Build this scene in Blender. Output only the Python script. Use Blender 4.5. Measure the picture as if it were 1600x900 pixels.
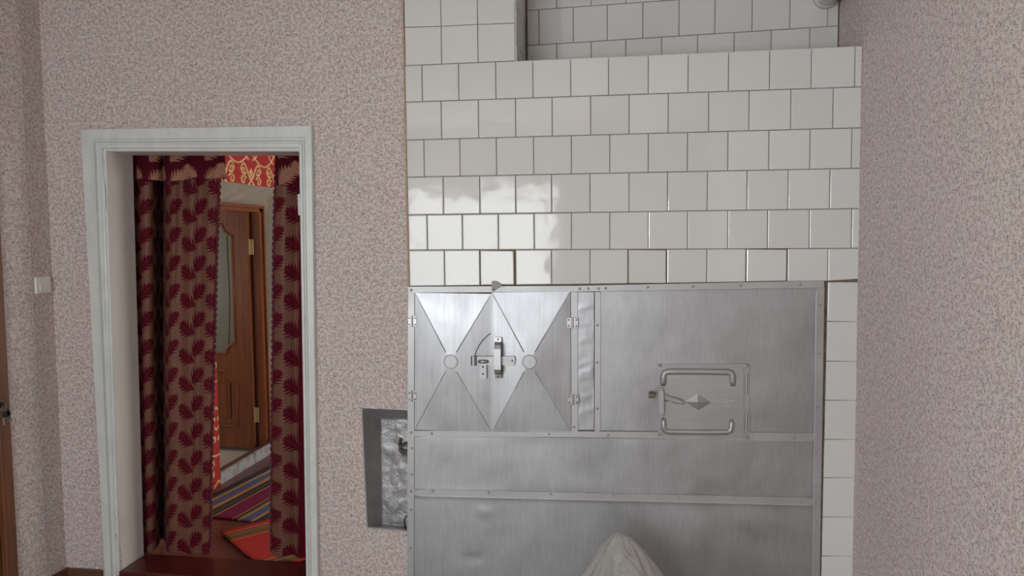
import bpy, bmesh, math, random
from mathutils import Vector, Matrix, noise
from mathutils.geometry import tessellate_polygon
import numpy as np
random.seed(7)
S = bpy.context.scene
for o in list(bpy.data.objects): bpy.data.objects.remove(o)
C = S.collection

# ------------------------------------------------------------------ camera
F, YAW, PIT, ROL, DIST, EYE = 1200.0, .1436, .0656, -.0096, 3.1095, 1.65
_f = Vector((-math.sin(YAW)*math.cos(PIT), math.cos(YAW)*math.cos(PIT), -math.sin(PIT)))
_r0 = Vector((math.cos(YAW), math.sin(YAW), 0)); _u0 = _r0.cross(_f)
_r = _r0*math.cos(ROL)+_u0*math.sin(ROL); _u = _u0*math.cos(ROL)-_r0*math.sin(ROL)
CAM = Vector((0, -DIST, EYE))
cd = bpy.data.cameras.new('camera'); co = bpy.data.objects.new('camera', cd); C.objects.link(co)
cd.sensor_fit = 'HORIZONTAL'; cd.sensor_width = 36; cd.lens = 36*F/1600; cd.clip_start = .02
co.matrix_world = Matrix(((_r.x,_u.x,-_f.x,CAM.x),(_r.y,_u.y,-_f.y,CAM.y),(_r.z,_u.z,-_f.z,CAM.z),(0,0,0,1)))
S.camera = co
def on(ax, val, px, py):
    """the point of a measured pixel on the wall plane axis=val"""
    d = _f+_r*((px-800)/F)+_u*((450-py)/F); t = (val-CAM[ax])/d[ax]; return CAM+d*t

# ------------------------------------------------------------------ world, light, exposure
S.view_settings.view_transform = 'Standard'; S.view_settings.look = 'None'
S.view_settings.gamma = 1; S.view_settings.use_curve_mapping = False
S.view_settings.exposure = 0.24
w = bpy.data.worlds.new('world'); S.world = w; w.use_nodes = True
bg = w.node_tree.nodes['Background']; bg.inputs[0].default_value = (.75,.85,1,1); bg.inputs[1].default_value = 1.0
def area(name, loc, rot, sx, sy, power, col=(1,1,1)):
    l = bpy.data.lights.new(name, 'AREA'); l.shape = 'RECTANGLE'; l.size = sx; l.size_y = sy; l.energy = power; l.color = col
    o = bpy.data.objects.new(name, l); C.objects.link(o); o.location = loc; o.rotation_euler = rot; return o
R90 = math.pi/2
REAR = -5.2
area('window_daylight', (-1.56, REAR-.28, 1.475), (R90,0,0), 1.80, 1.56, 62, (.95,.99,1))
area('added_fill_side', (-2.80, -4.55, 1.45), (R90,0,-R90), 1.15, 1.4, 104, (.97,.99,1))  # added fill from the left, brightens the right wall
area('window_daylight_far_room', (1.62, 2.0, 1.45), (R90,0,R90), 1.5, 1.1, 54, (1,.96,.9))
area('added_fill_end_room', (-4.3, 1.0, 1.4), (R90,0,-R90*1.0), .9, 1.0, 8, (1,.97,.92))  # added soft fill; the end room has no window

# ------------------------------------------------------------------ helpers
def tag(o, label=None, cat=None, group=None, kind=None):
    if label: o['label'] = label
    if cat: o['category'] = cat
    if group: o['group'] = group
    if kind: o['kind'] = kind
    return o
def empty(name, loc, label, cat, group=None):
    o = bpy.data.objects.new(name, None); C.objects.link(o); o.location = loc; o.empty_display_size = .1
    return tag(o, label, cat, group)
def obj(name, bm, mat, parent=None, smooth=False, kind=None, label=None):
    me = bpy.data.meshes.new(name)
    bmesh.ops.recalc_face_normals(bm, faces=bm.faces[:]) if not bm.faces.layers.int.get('keep') else None
    bm.to_mesh(me); bm.free()
    me.materials.append(mat)
    if smooth: me.polygons.foreach_set('use_smooth', [True]*len(me.polygons))
    o = bpy.data.objects.new(name, me); C.objects.link(o)
    if parent is not None:
        o.parent = parent
        if parent.type == 'EMPTY': o.matrix_parent_inverse = Matrix.Translation(-parent.location)
        # mesh parents stay at the world origin, so no inverse is needed below them
    elif kind is None:
        pts = [v.co for v in me.vertices]
        c = Vector(((min(p.x for p in pts)+max(p.x for p in pts))/2,(min(p.y for p in pts)+max(p.y for p in pts))/2,min(p.z for p in pts)))
        me.transform(Matrix.Translation(-c)); o.location = c
    if kind: o['kind'] = kind
    if label: o['label'] = label
    return o
def autosmooth(o, ang=40):
    me = o.data
    me.polygons.foreach_set('use_smooth', [True]*len(me.polygons))
    bm = bmesh.new(); bm.from_mesh(me)
    for e in bm.edges:
        if len(e.link_faces) == 2 and e.calc_face_angle(0) > math.radians(ang): e.smooth = False
    bm.to_mesh(me); bm.free(); return o
def box(bm, x0,x1,y0,y1,z0,z1, bev=0, M=None):
    g = bmesh.ops.create_cube(bm, size=1)
    vs = g['verts']
    for v in vs: v.co = Vector(((x0+x1)/2+v.co.x*(x1-x0),(y0+y1)/2+v.co.y*(y1-y0),(z0+z1)/2+v.co.z*(z1-z0)))
    if bev:
        es = list({e for v in vs for e in v.link_edges})
        r = bmesh.ops.bevel(bm, geom=es, offset=bev, segments=2, affect='EDGES', profile=.5); vs = list({v for f in r['faces'] for v in f.verts}|set(v for v in vs if v.is_valid))
    if M is not None:
        for v in vs: v.co = M @ v.co
    return vs
def bx(*a, bev=0, M=None):
    bm = bmesh.new(); box(bm, *a, bev=bev, M=M); return bm
def hexa(bm, front, back):
    """a solid between two matching polygons"""
    n = len(front); a = [bm.verts.new(p) for p in front]; b = [bm.verts.new(p) for p in back]
    bm.faces.new(a); bm.faces.new(b[::-1])
    for i in range(n): bm.faces.new((a[(i+1)%n], a[i], b[i], b[(i+1)%n]))
def slab(bm, pts, y0, y1, bev=0):
    """outline of (x,z) pairs in the wall plane, solid from y0 (front) to y1"""
    n0 = set(bm.verts)
    hexa(bm, [(p[0],y0,p[-1]) for p in pts], [(p[0],y1,p[-1]) for p in pts])
    if bev:
        vs = [v for v in bm.verts if v not in n0]
        es = [e for e in {e for v in vs for e in v.link_edges} if all(abs(v.co.y-y0)<1e-6 for v in e.verts)]
        bmesh.ops.bevel(bm, geom=es, offset=bev, segments=2, affect='EDGES')
def plate(bm, loops, y0, y1, f=lambda x,y,z:(x,y,z)):
    """outline with holes, (x,z) pairs, solid from y0 to y1"""
    flat = [p for l in loops for p in l]
    tri = tessellate_polygon([[Vector((p[0],p[1],0)) for p in l] for l in loops])
    a = [bm.verts.new(f(p[0],y0,p[1])) for p in flat]; b = [bm.verts.new(f(p[0],y1,p[1])) for p in flat]
    for t in tri:
        try: bm.faces.new([a[i] for i in t]); bm.faces.new([b[i] for i in t[::-1]])
        except ValueError: pass
    k = 0
    for l in loops:
        n = len(l)
        for i in range(n):
            bm.faces.new((a[k+i],a[k+(i+1)%n],b[k+(i+1)%n],b[k+i]))
        k += n
def tube(bm, pts, r, n=8, closed=False, cap=True):
    pts = [Vector(p) for p in pts]; rings = []; m = len(pts); up = None
    for i, p in enumerate(pts):
        if closed: t = pts[(i+1)%m]-pts[i-1]
        else: t = pts[min(i+1,m-1)]-pts[max(i-1,0)]
        t.normalize()
        if up is None:
            up = Vector((0,0,1)) if abs(t.z)<.9 else Vector((1,0,0))
        a = (up-t*up.dot(t)).normalized(); b = t.cross(a); up = a
        rr = r[i] if isinstance(r,(list,tuple)) else r
        rings.append([bm.verts.new(p+a*rr*math.cos(2*math.pi*k/n)+b*rr*math.sin(2*math.pi*k/n)) for k in range(n)])
    for i in range(m if closed else m-1):
        A, B = rings[i], rings[(i+1)%m]
        for k in range(n): bm.faces.new((A[k],A[(k+1)%n],B[(k+1)%n],B[k]))
    if cap and not closed: bm.faces.new(rings[0][::-1]); bm.faces.new(rings[-1])
def dome(bm, c, r, h, n=10):
    """rivet head facing the room (-y)"""
    rings = []
    for j in range(3):
        a = j*math.pi/6
        rings.append([bm.verts.new((c[0]+r*math.cos(a)*math.cos(2*math.pi*k/n), c[1]-h*math.sin(a), c[2]+r*math.cos(a)*math.sin(2*math.pi*k/n))) for k in range(n)])
    t = bm.verts.new((c[0],c[1]-h,c[2]))
    for j in range(2):
        for k in range(n): bm.faces.new((rings[j][k],rings[j][(k+1)%n],rings[j+1][(k+1)%n],rings[j+1][k]))
    for k in range(n): bm.faces.new((rings[2][k],rings[2][(k+1)%n],t))
def cyl(bm, c, ax, r, l, n=20, bev=0):
    a = Vector(ax).normalized(); c = Vector(c)
    if bev: tube(bm, [c,c+a*.0001,c+a*bev,c+a*(l-bev),c+a*(l-.0001),c+a*l], [r*.2,r-bev,r,r,r-bev,r*.2], n)
    else: tube(bm, [c,c+a*l], r, n)

# ------------------------------------------------------------------ materials
def srgb(r,g,b): return tuple(((v/255)/12.92 if v/255<=.04045 else ((v/255+.055)/1.055)**2.4) for v in (r,g,b))+(1,)
class Mat:
    def __init__(s, name, col=(.8,.8,.8,1), rough=.5, metal=0, **kw):
        s.m = bpy.data.materials.new(name); s.m.use_nodes = True; s.t = s.m.node_tree; s.n = s.t.nodes
        s.b = s.n['Principled BSDF']; s.b.inputs['Base Color'].default_value = col; s.b.inputs['Roughness'].default_value = rough
        s.b.inputs['Metallic'].default_value = metal
        for k, v in kw.items(): s.b.inputs[k.replace('_',' ')].default_value = v
        s.tc = s.n.new('ShaderNodeTexCoord')
    def node(s, t, **kw):
        x = s.n.new(t)
        for k, v in kw.items():
            if k in x.inputs: x.inputs[k].default_value = v
            else: setattr(x, k, v)
        return x
    def link(s, a, b): s.t.links.new(a, b)
    def coord(s, scale=(1,1,1)):
        mp = s.node('ShaderNodeMapping'); mp.inputs['Scale'].default_value = scale; s.link(s.tc.outputs['Object'], mp.inputs[0]); return mp.outputs[0]
    def noise(s, scale, detail=2, co=None, rough=.5, dist=0):
        x = s.node('ShaderNodeTexNoise'); x.inputs['Scale'].default_value = scale; x.inputs['Detail'].default_value = detail
        x.inputs['Roughness'].default_value = rough; x.inputs['Distortion'].default_value = dist
        s.link(co or s.tc.outputs['Object'], x.inputs['Vector']); return x.outputs['Fac']
    def math(s, op, a, b=0, c=0):
        x = s.node('ShaderNodeMath', operation=op)
        for i, v in enumerate((a,b,c)):
            if isinstance(v,(int,float)): x.inputs[i].default_value = v
            else: s.link(v, x.inputs[i])
        return x.outputs[0]
    def ramp(s, fac, stops, interp='LINEAR'):
        x = s.node('ShaderNodeValToRGB'); x.color_ramp.interpolation = interp; e = x.color_ramp.elements
        while len(e) < len(stops): e.new(1)
        for el, (p, c) in zip(e, stops): el.position = p; el.color = c if len(c)==4 else c+(1,)
        s.link(fac, x.inputs[0]); return x.outputs[0]
    def mix(s, fac, a, b, mode='MIX'):
        x = s.node('ShaderNodeMix', data_type='RGBA', blend_type=mode)
        for i, v in ((0,fac),(6,a),(7,b)):
            if isinstance(v,(int,float)): x.inputs[i].default_value = v
            elif isinstance(v,tuple): x.inputs[i].default_value = v
            else: s.link(v, x.inputs[i])
        return x.outputs[2]
    def attr(s, name): x = s.node('ShaderNodeAttribute', attribute_name=name); return x.outputs['Fac']
    def color(s, c): s.link(c, s.b.inputs['Base Color'])
    def bump(s, h, strength=.3, dist=.002, prev=None):
        x = s.node('ShaderNodeBump'); x.inputs['Strength'].default_value = strength; x.inputs['Distance'].default_value = dist
        s.link(h, x.inputs['Height'])
        if prev: s.link(prev, x.inputs['Normal'])
        s.link(x.outputs[0], s.b.inputs['Normal']); return x.outputs[0]

def wallpaper():
    M = Mat('flecked_wallpaper', rough=.75)
    n = M.noise(165, 1.5, rough=.45, dist=.6); d = M.math('ABSOLUTE', M.math('SUBTRACT', n, .5))
    msk = M.math('GREATER_THAN', M.noise(75, 1), .45)
    line = M.math('MULTIPLY', M.ramp(d, [(0,(1,1,1)),(.035,(.8,.8,.8)),(.062,(0,0,0))]), msk)
    n2 = M.noise(210, 1, co=M.coord((1.1,.9,1.05)), dist=.4); d2 = M.math('ABSOLUTE', M.math('SUBTRACT', n2, .47))
    line2 = M.ramp(d2, [(0,(1,1,1)),(.02,(.6,.6,.6)),(.04,(0,0,0))])
    low = M.noise(14, 2)
    base = M.mix(M.ramp(low, [(.42,(0,0,0)),(.6,(1,1,1))]), srgb(215,200,197), srgb(211,203,198))
    c = M.mix(M.math('MULTIPLY', line2, .35), base, srgb(230,221,218))
    c = M.mix(M.math('MULTIPLY', line, .85), c, srgb(116,92,86))
    M.color(c); M.bump(M.math('SUBTRACT', M.noise(60,3), M.math('MULTIPLY', line, .4)), .25, .0015)
    return M.m
def tile_mat():
    M = Mat('white_glazed_tile', srgb(229,226,222), .07)
    M.b.inputs['Specular IOR Level'].default_value = .55
    g = M.node('ShaderNodeNewGeometry')
    v = M.math('MULTIPLY', g.outputs['Random Per Island'], 1)
    c = M.mix(v, srgb(212,213,211), srgb(220,220,218)); M.color(c)
    M.bump(M.noise(9,1.5), .35, .0035)
    return M.m
def wood(name, a, b, scale=6, rough=.4, axis=2):
    M = Mat(name, rough=rough); sc = [9,9,9]; sc[axis] = .6
    n = M.noise(scale, 4, co=M.coord(tuple(sc)), dist=.5)
    M.color(M.ramp(n, [(.3,a),(.7,b)])); M.bump(n,.12,.001); return M.m
def alu(name, c0, c1, rough=.36, metal=.75, brush=(60,60,2.2), bs=.1, dist=.0012, lump=0):
    M = Mat(name, rough=rough, metal=metal)
    n = M.noise(1, 4, co=M.coord(brush), rough=.7); n2 = M.noise(5, 3, dist=.5); n3 = M.noise(420, 2)
    M.color(M.mix(.5, M.ramp(n, [(.3,c0),(.7,c1)]), M.ramp(n2, [(.3,c0),(.7,c1)])))
    M.link(M.ramp(n2, [(.3,(rough-.06,)*3),(.7,(rough+.07,)*3)]), M.b.inputs['Roughness'])
    b = M.bump(M.math('ADD', M.math('MULTIPLY', n, .8), M.math('MULTIPLY', n3, .25)), bs, dist)
    if lump:
        M.bump(M.noise(26, 4, dist=1.3), lump, .012, b)
    return M.m
WP = wallpaper(); TILE = tile_mat()
SILVER = alu('aluminium_paint_panel', srgb(156,158,161), srgb(182,184,187), .41, .78, (120,120,14), .14, .0010)
LEAFMET = alu('aluminium_paint_doors', srgb(152,154,157), srgb(184,186,189), .385, .8, (90,90,4), .12, .0010)
STRIP = alu('galvanised_strip', srgb(166,167,168), srgb(190,191,192), .45, .65, (300,300,300), .12, .0006)
CAST = alu('aluminium_paint_casting', srgb(160,160,161), srgb(176,177,178), .46, .68, (5,5,60), .08)
NICHE = alu('aluminium_paint_plaster', srgb(150,151,152), srgb(186,187,188), .42, .5, (20,20,20), .2, .002, lump=.4)
M = Mat('grout', rough=.9); M.color(M.ramp(M.noise(30,4), [(.3,srgb(98,84,68)),(.7,srgb(128,114,94))])); M.bump(M.noise(90,4),.5,.003); GROUT = M.m
M = Mat('plaster_body', rough=.9); M.color(M.ramp(M.noise(12,4), [(.3,srgb(150,140,128)),(.7,srgb(176,166,152))])); MORTAR = M.m
def paint_white():
    M = Mat('white_gloss_paint', rough=.32); n = M.noise(18, 4, co=M.coord((1,1,.35)))
    M.color(M.ramp(n, [(.25,srgb(206,212,210)),(.7,srgb(222,227,224))])); M.bump(M.noise(30,3,co=M.coord((1,1,.25))), .25, .002); return M.m
WHITE = paint_white()
M = Mat('reveal_paint', rough=.5); M.color(M.ramp(M.noise(3,2), [(.3,srgb(214,212,206)),(.7,srgb(224,220,214))])); M.bump(M.noise(12,3),.2,.003); REVEAL = M.m
M = Mat('stained_paper_edge', rough=.8); M.color(M.ramp(M.noise(60,3), [(.3,srgb(170,146,122)),(.7,srgb(196,176,154))])); PAPEREDGE = M.m
BROWN = wood('brown_varnished_wood', srgb(96,58,36), srgb(124,78,48), 5)
LEAFWOOD = wood('door_leaf_wood', srgb(120,68,38), srgb(150,90,52), 5, .35)
DARKWOOD = wood('dark_door_edge', srgb(62,34,26), srgb(84,46,34), 5, .5)
SKIRT = wood('skirting_wood', srgb(86,58,42), srgb(106,74,54), 5, .45, 0)
REDPAINT = wood('oxblood_floor_paint', srgb(74,24,22), srgb(92,34,30), 5, .3, 0)
M = Mat('oxblood_floorboards', rough=.3)
cx = M.coord((1,8,1)); n = M.noise(4,3,co=M.coord((1,9,9)))
wv = M.node('ShaderNodeTexWave', wave_type='BANDS', bands_direction='Y', wave_profile='SAW'); wv.inputs['Scale'].default_value = 1.6; M.link(M.tc.outputs['Object'], wv.inputs[0])
seam = M.ramp(wv.outputs['Fac'], [(0,(1,1,1)),(.03,(0,0,0))])
M.color(M.mix(seam, M.ramp(n, [(.3,srgb(92,50,46)),(.7,srgb(116,70,62))]), srgb(50,22,20))); FLOOR2 = M.m
FLOOR1 = wood('main_floor_paint', srgb(150,142,136), srgb(168,160,152), 4, .4, 1)
M = Mat('room_ceiling_white', srgb(225,222,216), .8); M.bump(M.noise(20,3),.1,.002); CEIL = M.m
M = Mat('pale_floor', srgb(205,198,184), .5); M.bump(M.noise(20,3),.1,.002); PALE = M.m
M = Mat('bare_plaster', rough=.85)
pn = M.noise(7,5,dist=.8)
blot = M.ramp(M.noise(5,4,co=M.coord((1.5,1.5,.8))), [(.61,(0,0,0)),(.63,(1,1,1))])
M.color(M.mix(blot, M.ramp(pn, [(.3,srgb(178,170,158)),(.7,srgb(194,186,173))]), srgb(206,194,168))); M.bump(pn,.2,.004); PLASTER = M.m
M = Mat('worn_white_sill', rough=.6); M.color(M.ramp(M.noise(22,5), [(.45,srgb(176,176,178)),(.7,srgb(134,128,124))])); SILLW = M.m
M = Mat('brown_sill_boards', rough=.5); M.color(M.ramp(M.noise(5,5,co=M.coord((2,6,2))), [(.3,srgb(78,52,42)),(.7,srgb(120,86,70))])); SILLB = M.m
M = Mat('frosted_glass', srgb(140,142,126), .25); M.bump(M.noise(80,3),.3,.001); FROST = M.m
def cloth_mat(name, ground, motif, ro=(.42,.8)):
    M = Mat(name, rough=.6); M.b.inputs['Sheen Weight'].default_value = .03; M.b.inputs['Specular IOR Level'].default_value = .18; M.b.inputs['Sheen Roughness'].default_value = .4
    a = M.attr('pat')
    vor = M.node('ShaderNodeTexVoronoi', feature='DISTANCE_TO_EDGE'); vor.inputs['Scale'].default_value = 1
    uv = M.node('ShaderNodeUVMap', uv_map='UVMap'); mp = M.node('ShaderNodeMapping'); mp.inputs['Scale'].default_value = (200,200,1)
    M.link(uv.outputs[0], mp.inputs[0]); M.link(mp.outputs[0], vor.inputs['Vector'])
    h = M.ramp(vor.outputs['Distance'], [(.05,(0,0,0)),(.3,(1,1,1))])
    g = M.mix(h, tuple(c*.62 for c in ground[:3])+(1,), ground)
    M.color(M.mix(a, g, motif))
    M.link(M.ramp(a, [(0,(ro[0],)*3),(1,(ro[1],)*3)]), M.b.inputs['Roughness'])
    M.bump(h,.25,.0008); return M.m
CURT = cloth_mat('damask_curtain_cloth', srgb(134,92,77), srgb(84,4,26))
VAL = cloth_mat('valance_cloth', srgb(86,5,26), srgb(156,112,92), (.85,.5))
M = Mat('braid', srgb(82,6,28), .8); M.b.inputs['Sheen Weight'].default_value=.3; M.bump(M.noise(300,2),.3,.001); BRAID = M.m
M = Mat('red_damask_wallpaper', rough=.6); M.color(M.mix(M.attr('pat'), M.mix(M.noise(60,3), srgb(186,50,46), srgb(172,40,40)), srgb(240,212,152)))
M.bump(M.attr('pat'), .2, .001); DAMASK = M.m
def rug_mat(name, stops):
    M = Mat(name, rough=.95); uv = M.node('ShaderNodeUVMap', uv_map='UVMap'); sp = M.node('ShaderNodeSeparateXYZ'); M.link(uv.outputs[0], sp.inputs[0])
    c = M.ramp(sp.outputs[0], stops, 'CONSTANT')
    wn = M.node('ShaderNodeTexWave', wave_type='BANDS', bands_direction='Y'); wn.inputs['Scale'].default_value = 60; wn.inputs['Distortion'].default_value = 2
    M.link(M.tc.outputs['Object'], wn.inputs[0])
    c = M.mix(M.math('MULTIPLY', M.noise(200,2), .35), c, (.02,.02,.02,1)); M.color(c); M.bump(wn.outputs['Fac'],.4,.002); return M.m
M = Mat('switch_plastic', srgb(232,232,224), .35); PLASTIC = M.m
M = Mat('steel', srgb(172,172,172), .34, .85); M.bump(M.noise(60,2),.1,.001); STEEL = M.m
M = Mat('bright_metal', srgb(205,206,208), .34, .6); BEAD = M.m  # paler metal; the edge beads wear it as a painted highlight
M = Mat('dull_tin', srgb(150,150,148), .6, .4); FLAP = M.m
M = Mat('rusty_steel', rough=.6, metal=.4); M.color(M.ramp(M.noise(60,4), [(.35,srgb(66,58,54)),(.65,srgb(136,124,112))])); RUST = M.m
M = Mat('key_plastic_black', srgb(24,24,26), .4); BLACK = M.m
M = Mat('brass_hinge', srgb(214,196,150), .35, .6); BRASS = M.m
M = Mat('pipe_enamel', srgb(196,196,192), .3); M.bump(M.noise(30,2),.15,.002); PIPE = M.m
def bag_mat():
    M = Mat('cloudy_polythene', rough=.22); M.b.inputs['Base Color'].default_value = srgb(222,220,214); M.b.inputs['Specular IOR Level'].default_value = .9
    M.bump(M.noise(14,4,dist=2.2),1,.02); M.b.inputs['Roughness'].default_value=.14
    tr = M.node('ShaderNodeBsdfTransparent'); tr.inputs[0].default_value = (.96,.955,.94,1)
    tl = M.node('ShaderNodeBsdfTranslucent'); tl.inputs[0].default_value = (.75,.74,.71,1)
    m1 = M.node('ShaderNodeMixShader'); m1.inputs[0].default_value = .35; M.link(M.b.outputs[0], m1.inputs[1]); M.link(tl.outputs[0], m1.inputs[2])
    m2 = M.node('ShaderNodeMixShader'); m2.inputs[0].default_value = .5; M.link(m1.outputs[0], m2.inputs[1]); M.link(tr.outputs[0], m2.inputs[2])
    M.link(m2.outputs[0], M.n['Material Output'].inputs[0]); return M.m
BAG = bag_mat()
def pane_mat():
    M = Mat('window_glass', (1,1,1,1), .02)
    tr = M.node('ShaderNodeBsdfTransparent'); gl = M.node('ShaderNodeBsdfGlossy'); gl.inputs['Roughness'].default_value = .02
    m = M.node('ShaderNodeMixShader'); m.inputs[0].default_value = .06; M.link(tr.outputs[0], m.inputs[1]); M.link(gl.outputs[0], m.inputs[2]); M.link(m.outputs[0], M.n['Material Output'].inputs[0]); return M.m
PANE = pane_mat()

# ------------------------------------------------------------------ the room shell
FL, CE = .05, 2.85
XL, XR = -2.531, .893
def struct(name, bm, m, parent=None, smooth=False): return obj(name, bm, m, parent, smooth, kind='structure')
SX0 = -.893                                     # left side of the stove
d_in = [on(1,0,167,233), on(1,0,470,237), on(1,0,480,884), on(1,0,187,893)]      # clear opening of the doorway
hole = [(d_in[0].x,d_in[0].z),(d_in[1].x,d_in[1].z),(d_in[2].x,.05+.0),(d_in[3].x,.05)]
n_o = [(-1.100,.930),(SX0,.925),(SX0,.402),(-1.088,.412)]
bm = bmesh.new()
outer = [(XL-.12,FL-.05),(d_in[3].x,FL-.05),(d_in[3].x,FL-.049)]
# wall in three pieces meeting edge to edge: left of the doorway, above it, right of it (with the niche hole)
eT, eB = on(1,0,633,103), on(1,0,640,440)
we = lambda z: eT.x+(eB.x-eT.x)*(z-eT.z)/(eB.z-eT.z)-.0025
loops = [[(XL-.12,0),(d_in[3].x,0),(d_in[0].x,d_in[0].z),(d_in[1].x,d_in[1].z),(d_in[2].x,0),(SX0,0),(SX0,n_o[2][1]),n_o[3],n_o[0],n_o[1],(SX0,1.30),(we(1.42),1.42),(we(CE),CE),(XL-.12,CE)]]
plate(bm, loops, 0, .004)
lp2 = list(loops[0]); k_ = lp2.index(n_o[3]); lp2[k_-1] = (SX0, .36); lp2[k_] = (-1.11,.36); lp2[k_+1] = (-1.11,.945); lp2[k_+2] = (SX0,.945)
plate(bm, [lp2], .004, .17)
struct('wall_back', bm, WP)
# left wall: a shallow bend in the plaster before the brown door
bm = bmesh.new()
prof = [(XL,0),(XL,-.12),(XL-.006,-.15),(XL-.035,-.262)]
for (a,b) in zip(prof, prof[1:]):
    hexa(bm, [(a[0],a[1],0),(b[0],b[1],0),(b[0],b[1],CE),(a[0],a[1],CE)], [(a[0]-.12,a[1],0),(b[0]-.12,b[1],0),(b[0]-.12,b[1],CE),(a[0]-.12,a[1],CE)])
X2 = XL-.035; DY0, DY1, DTOP = -.262, -1.19, 2.045
hexa(bm, [(X2,DY0,DTOP),(X2,DY1,DTOP),(X2,DY1,CE),(X2,DY0,CE)], [(X2-.12,DY0,DTOP),(X2-.12,DY1,DTOP),(X2-.12,DY1,CE),(X2-.12,DY0,CE)])
SW = [(-5.08,.80),(-4.02,.80),(-4.02,2.10),(-5.08,2.10)]  # unseen opening, added to let the side fill in
plate(bm, [[(REAR,0),(DY1,0),(DY1,CE),(REAR,CE)], SW], X2-.12, X2, lambda a,d,z:(d,a,z))
struct('wall_left', bm, WP)
bm = bmesh.new(); plate(bm, [SW,[(-5.03,.85),(-4.07,.85),(-4.07,2.05),(-5.03,2.05)]], X2-.09, X2-.04, lambda a,d,z:(d,a,z)); struct('added_side_window', bm, WHITE)  # frame of the added side window, out of view
# right wall with slightly uneven plaster
bm = bmesh.new(); NY, NZ = 60, 30; ys = [.36-(.36-REAR)*(i/NY)**1.3 for i in range(NY+1)]
g = [[bm.verts.new((XR+.001+.005*(noise.noise(Vector((y*2.2,0,j*.16+3)))) ,y,j*CE/NZ)) for j in range(NZ+1)] for y in ys]
for i in range(NY):
    for j in range(NZ): bm.faces.new((g[i][j],g[i][j+1],g[i+1][j+1],g[i+1][j]))
b = [bm.verts.new(p) for p in ((XR+.14,.36,0),(XR+.14,.36,CE),(XR+.14,REAR,CE),(XR+.14,REAR,0))]; bm.faces.new(b)
bm.faces.new([g[0][j] for j in range(NZ+1)]+[b[1],b[0]]); bm.faces.new([g[NY][j] for j in range(NZ+1)]+[b[2],b[3]])
struct('wall_right', bm, WP, smooth=True)
WX0, WX1, WZ0, WZ1 = -2.40, -.72, .75, 2.20
bm = bmesh.new(); plate(bm, [[(XL-.16,0),(XR+.14,0),(XR+.14,CE),(XL-.16,CE)],[(WX0,WZ0),(WX1,WZ0),(WX1,WZ1),(WX0,WZ1)]], REAR-.22, REAR)
struct('wall_front', bm, WP)
struct('floor', bx(XL-.16,XR+.14,REAR-.2,0,-.02,FL), FLOOR1)
struct('ceiling', bx(XL-.16,XR+.14,REAR-.22,.36,CE,CE+.1), CEIL)
bm = bmesh.new(); hexa(bm, [(we(1.45)-.007,-.0012,1.45),(we(1.45)+.001,-.0012,1.45),(we(CE)+.001,-.0012,CE),(we(CE)-.007,-.0012,CE)],[(we(1.45)-.007,.001,1.45),(we(1.45)+.001,.001,1.45),(we(CE)+.001,.001,CE),(we(CE)-.007,.001,CE)])
struct('trim_5', bm, PAPEREDGE)
# window in the wall behind the camera
wf = bmesh.new(); w0 = REAR-.12; w1 = w0+.05
plate(wf, [[(WX0,WZ0),(WX1,WZ0),(WX1,WZ1),(WX0,WZ1)],[(WX0+.04,WZ0+.05),(WX1-.04,WZ0+.05),(WX1-.04,WZ1-.04),(WX0+.04,WZ1-.04)]], w0, w1)
win = struct('window_1', wf, WHITE)
struct('window_pane', bx(WX0+.04,WX1-.04,w0+.02,w0+.026,WZ0+.04,WZ1-.04), PANE, win)
struct('window_sill', bx(WX0-.06,WX1+.06,REAR-.07,REAR+.12,WZ0-.035,WZ0, bev=.004), WHITE, win)
# skirting boards
bt = .158
struct('baseboard_back', bx(XL+.016,-2.345,-.018,0,FL,bt, bev=.004), SKIRT)
bm = bmesh.new(); hexa(bm, [(XL,-.0,FL),(XL-.034,-.255,FL),(XL-.034,-.255,bt+.004),(XL,-.0,bt)], [(XL+.018,-.0,FL),(XL-.016,-.255,FL),(XL-.016,-.255,bt+.004),(XL+.018,-.0,bt)])
struct('baseboard_left', bm, SKIRT)
# threshold board of the doorway
xb0, xb1 = -2.262, -1.374
bm = bmesh.new(); box(bm, xb0, xb1, -.012, .19, FL, .157, bev=.006)
struct('trim_1', bm, REDPAINT)
tag(bpy.data.objects['trim_1'], 'oxblood painted threshold board at the foot of the curtained doorway')

# ------------------------------------------------------------------ doorway casing
fo = [on(1,0,131,203), on(1,0,490,197), on(1,0,500,905), on(1,0,169,897)]
fi = [on(1,0,168,236), on(1,0,469,236), on(1,0,480,905), on(1,0,188,897)]
prof = [(0,0),(0,.020),(.02,.023),(.46,.024),(.52,.030),(.60,.030),(.63,.017),(.68,.016),(.72,.022),(.88,.022),(.90,.010),(1,.010),(1,0)]
order = [3,0,1,2]
bm = bmesh.new(); NS = 14; rings = []
path = []
for a, b in zip(order, order[1:]):
    for k in range(NS): path.append((a,b,k/NS))
path.append((1,2,1.0))
for (a,b,t) in path:
    O = fo[a].lerp(fo[b], t); I = fi[a].lerp(fi[b], t)
    wob = .0012*noise.noise(Vector((O.x*6,O.z*6,0)))
    rings.append([bm.verts.new((O.x+(I.x-O.x)*u, -dp+wob*(dp>0), O.z+(I.z-O.z)*u)) for u, dp in prof])
for A, B in zip(rings, rings[1:]):
    for k in range(len(prof)-1): bm.faces.new((A[k],A[k+1],B[k+1],B[k]))
bm.faces.new(rings[0]); bm.faces.new(rings[-1][::-1])
door1 = autosmooth(struct('door_1', bm, WHITE), 25)
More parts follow.
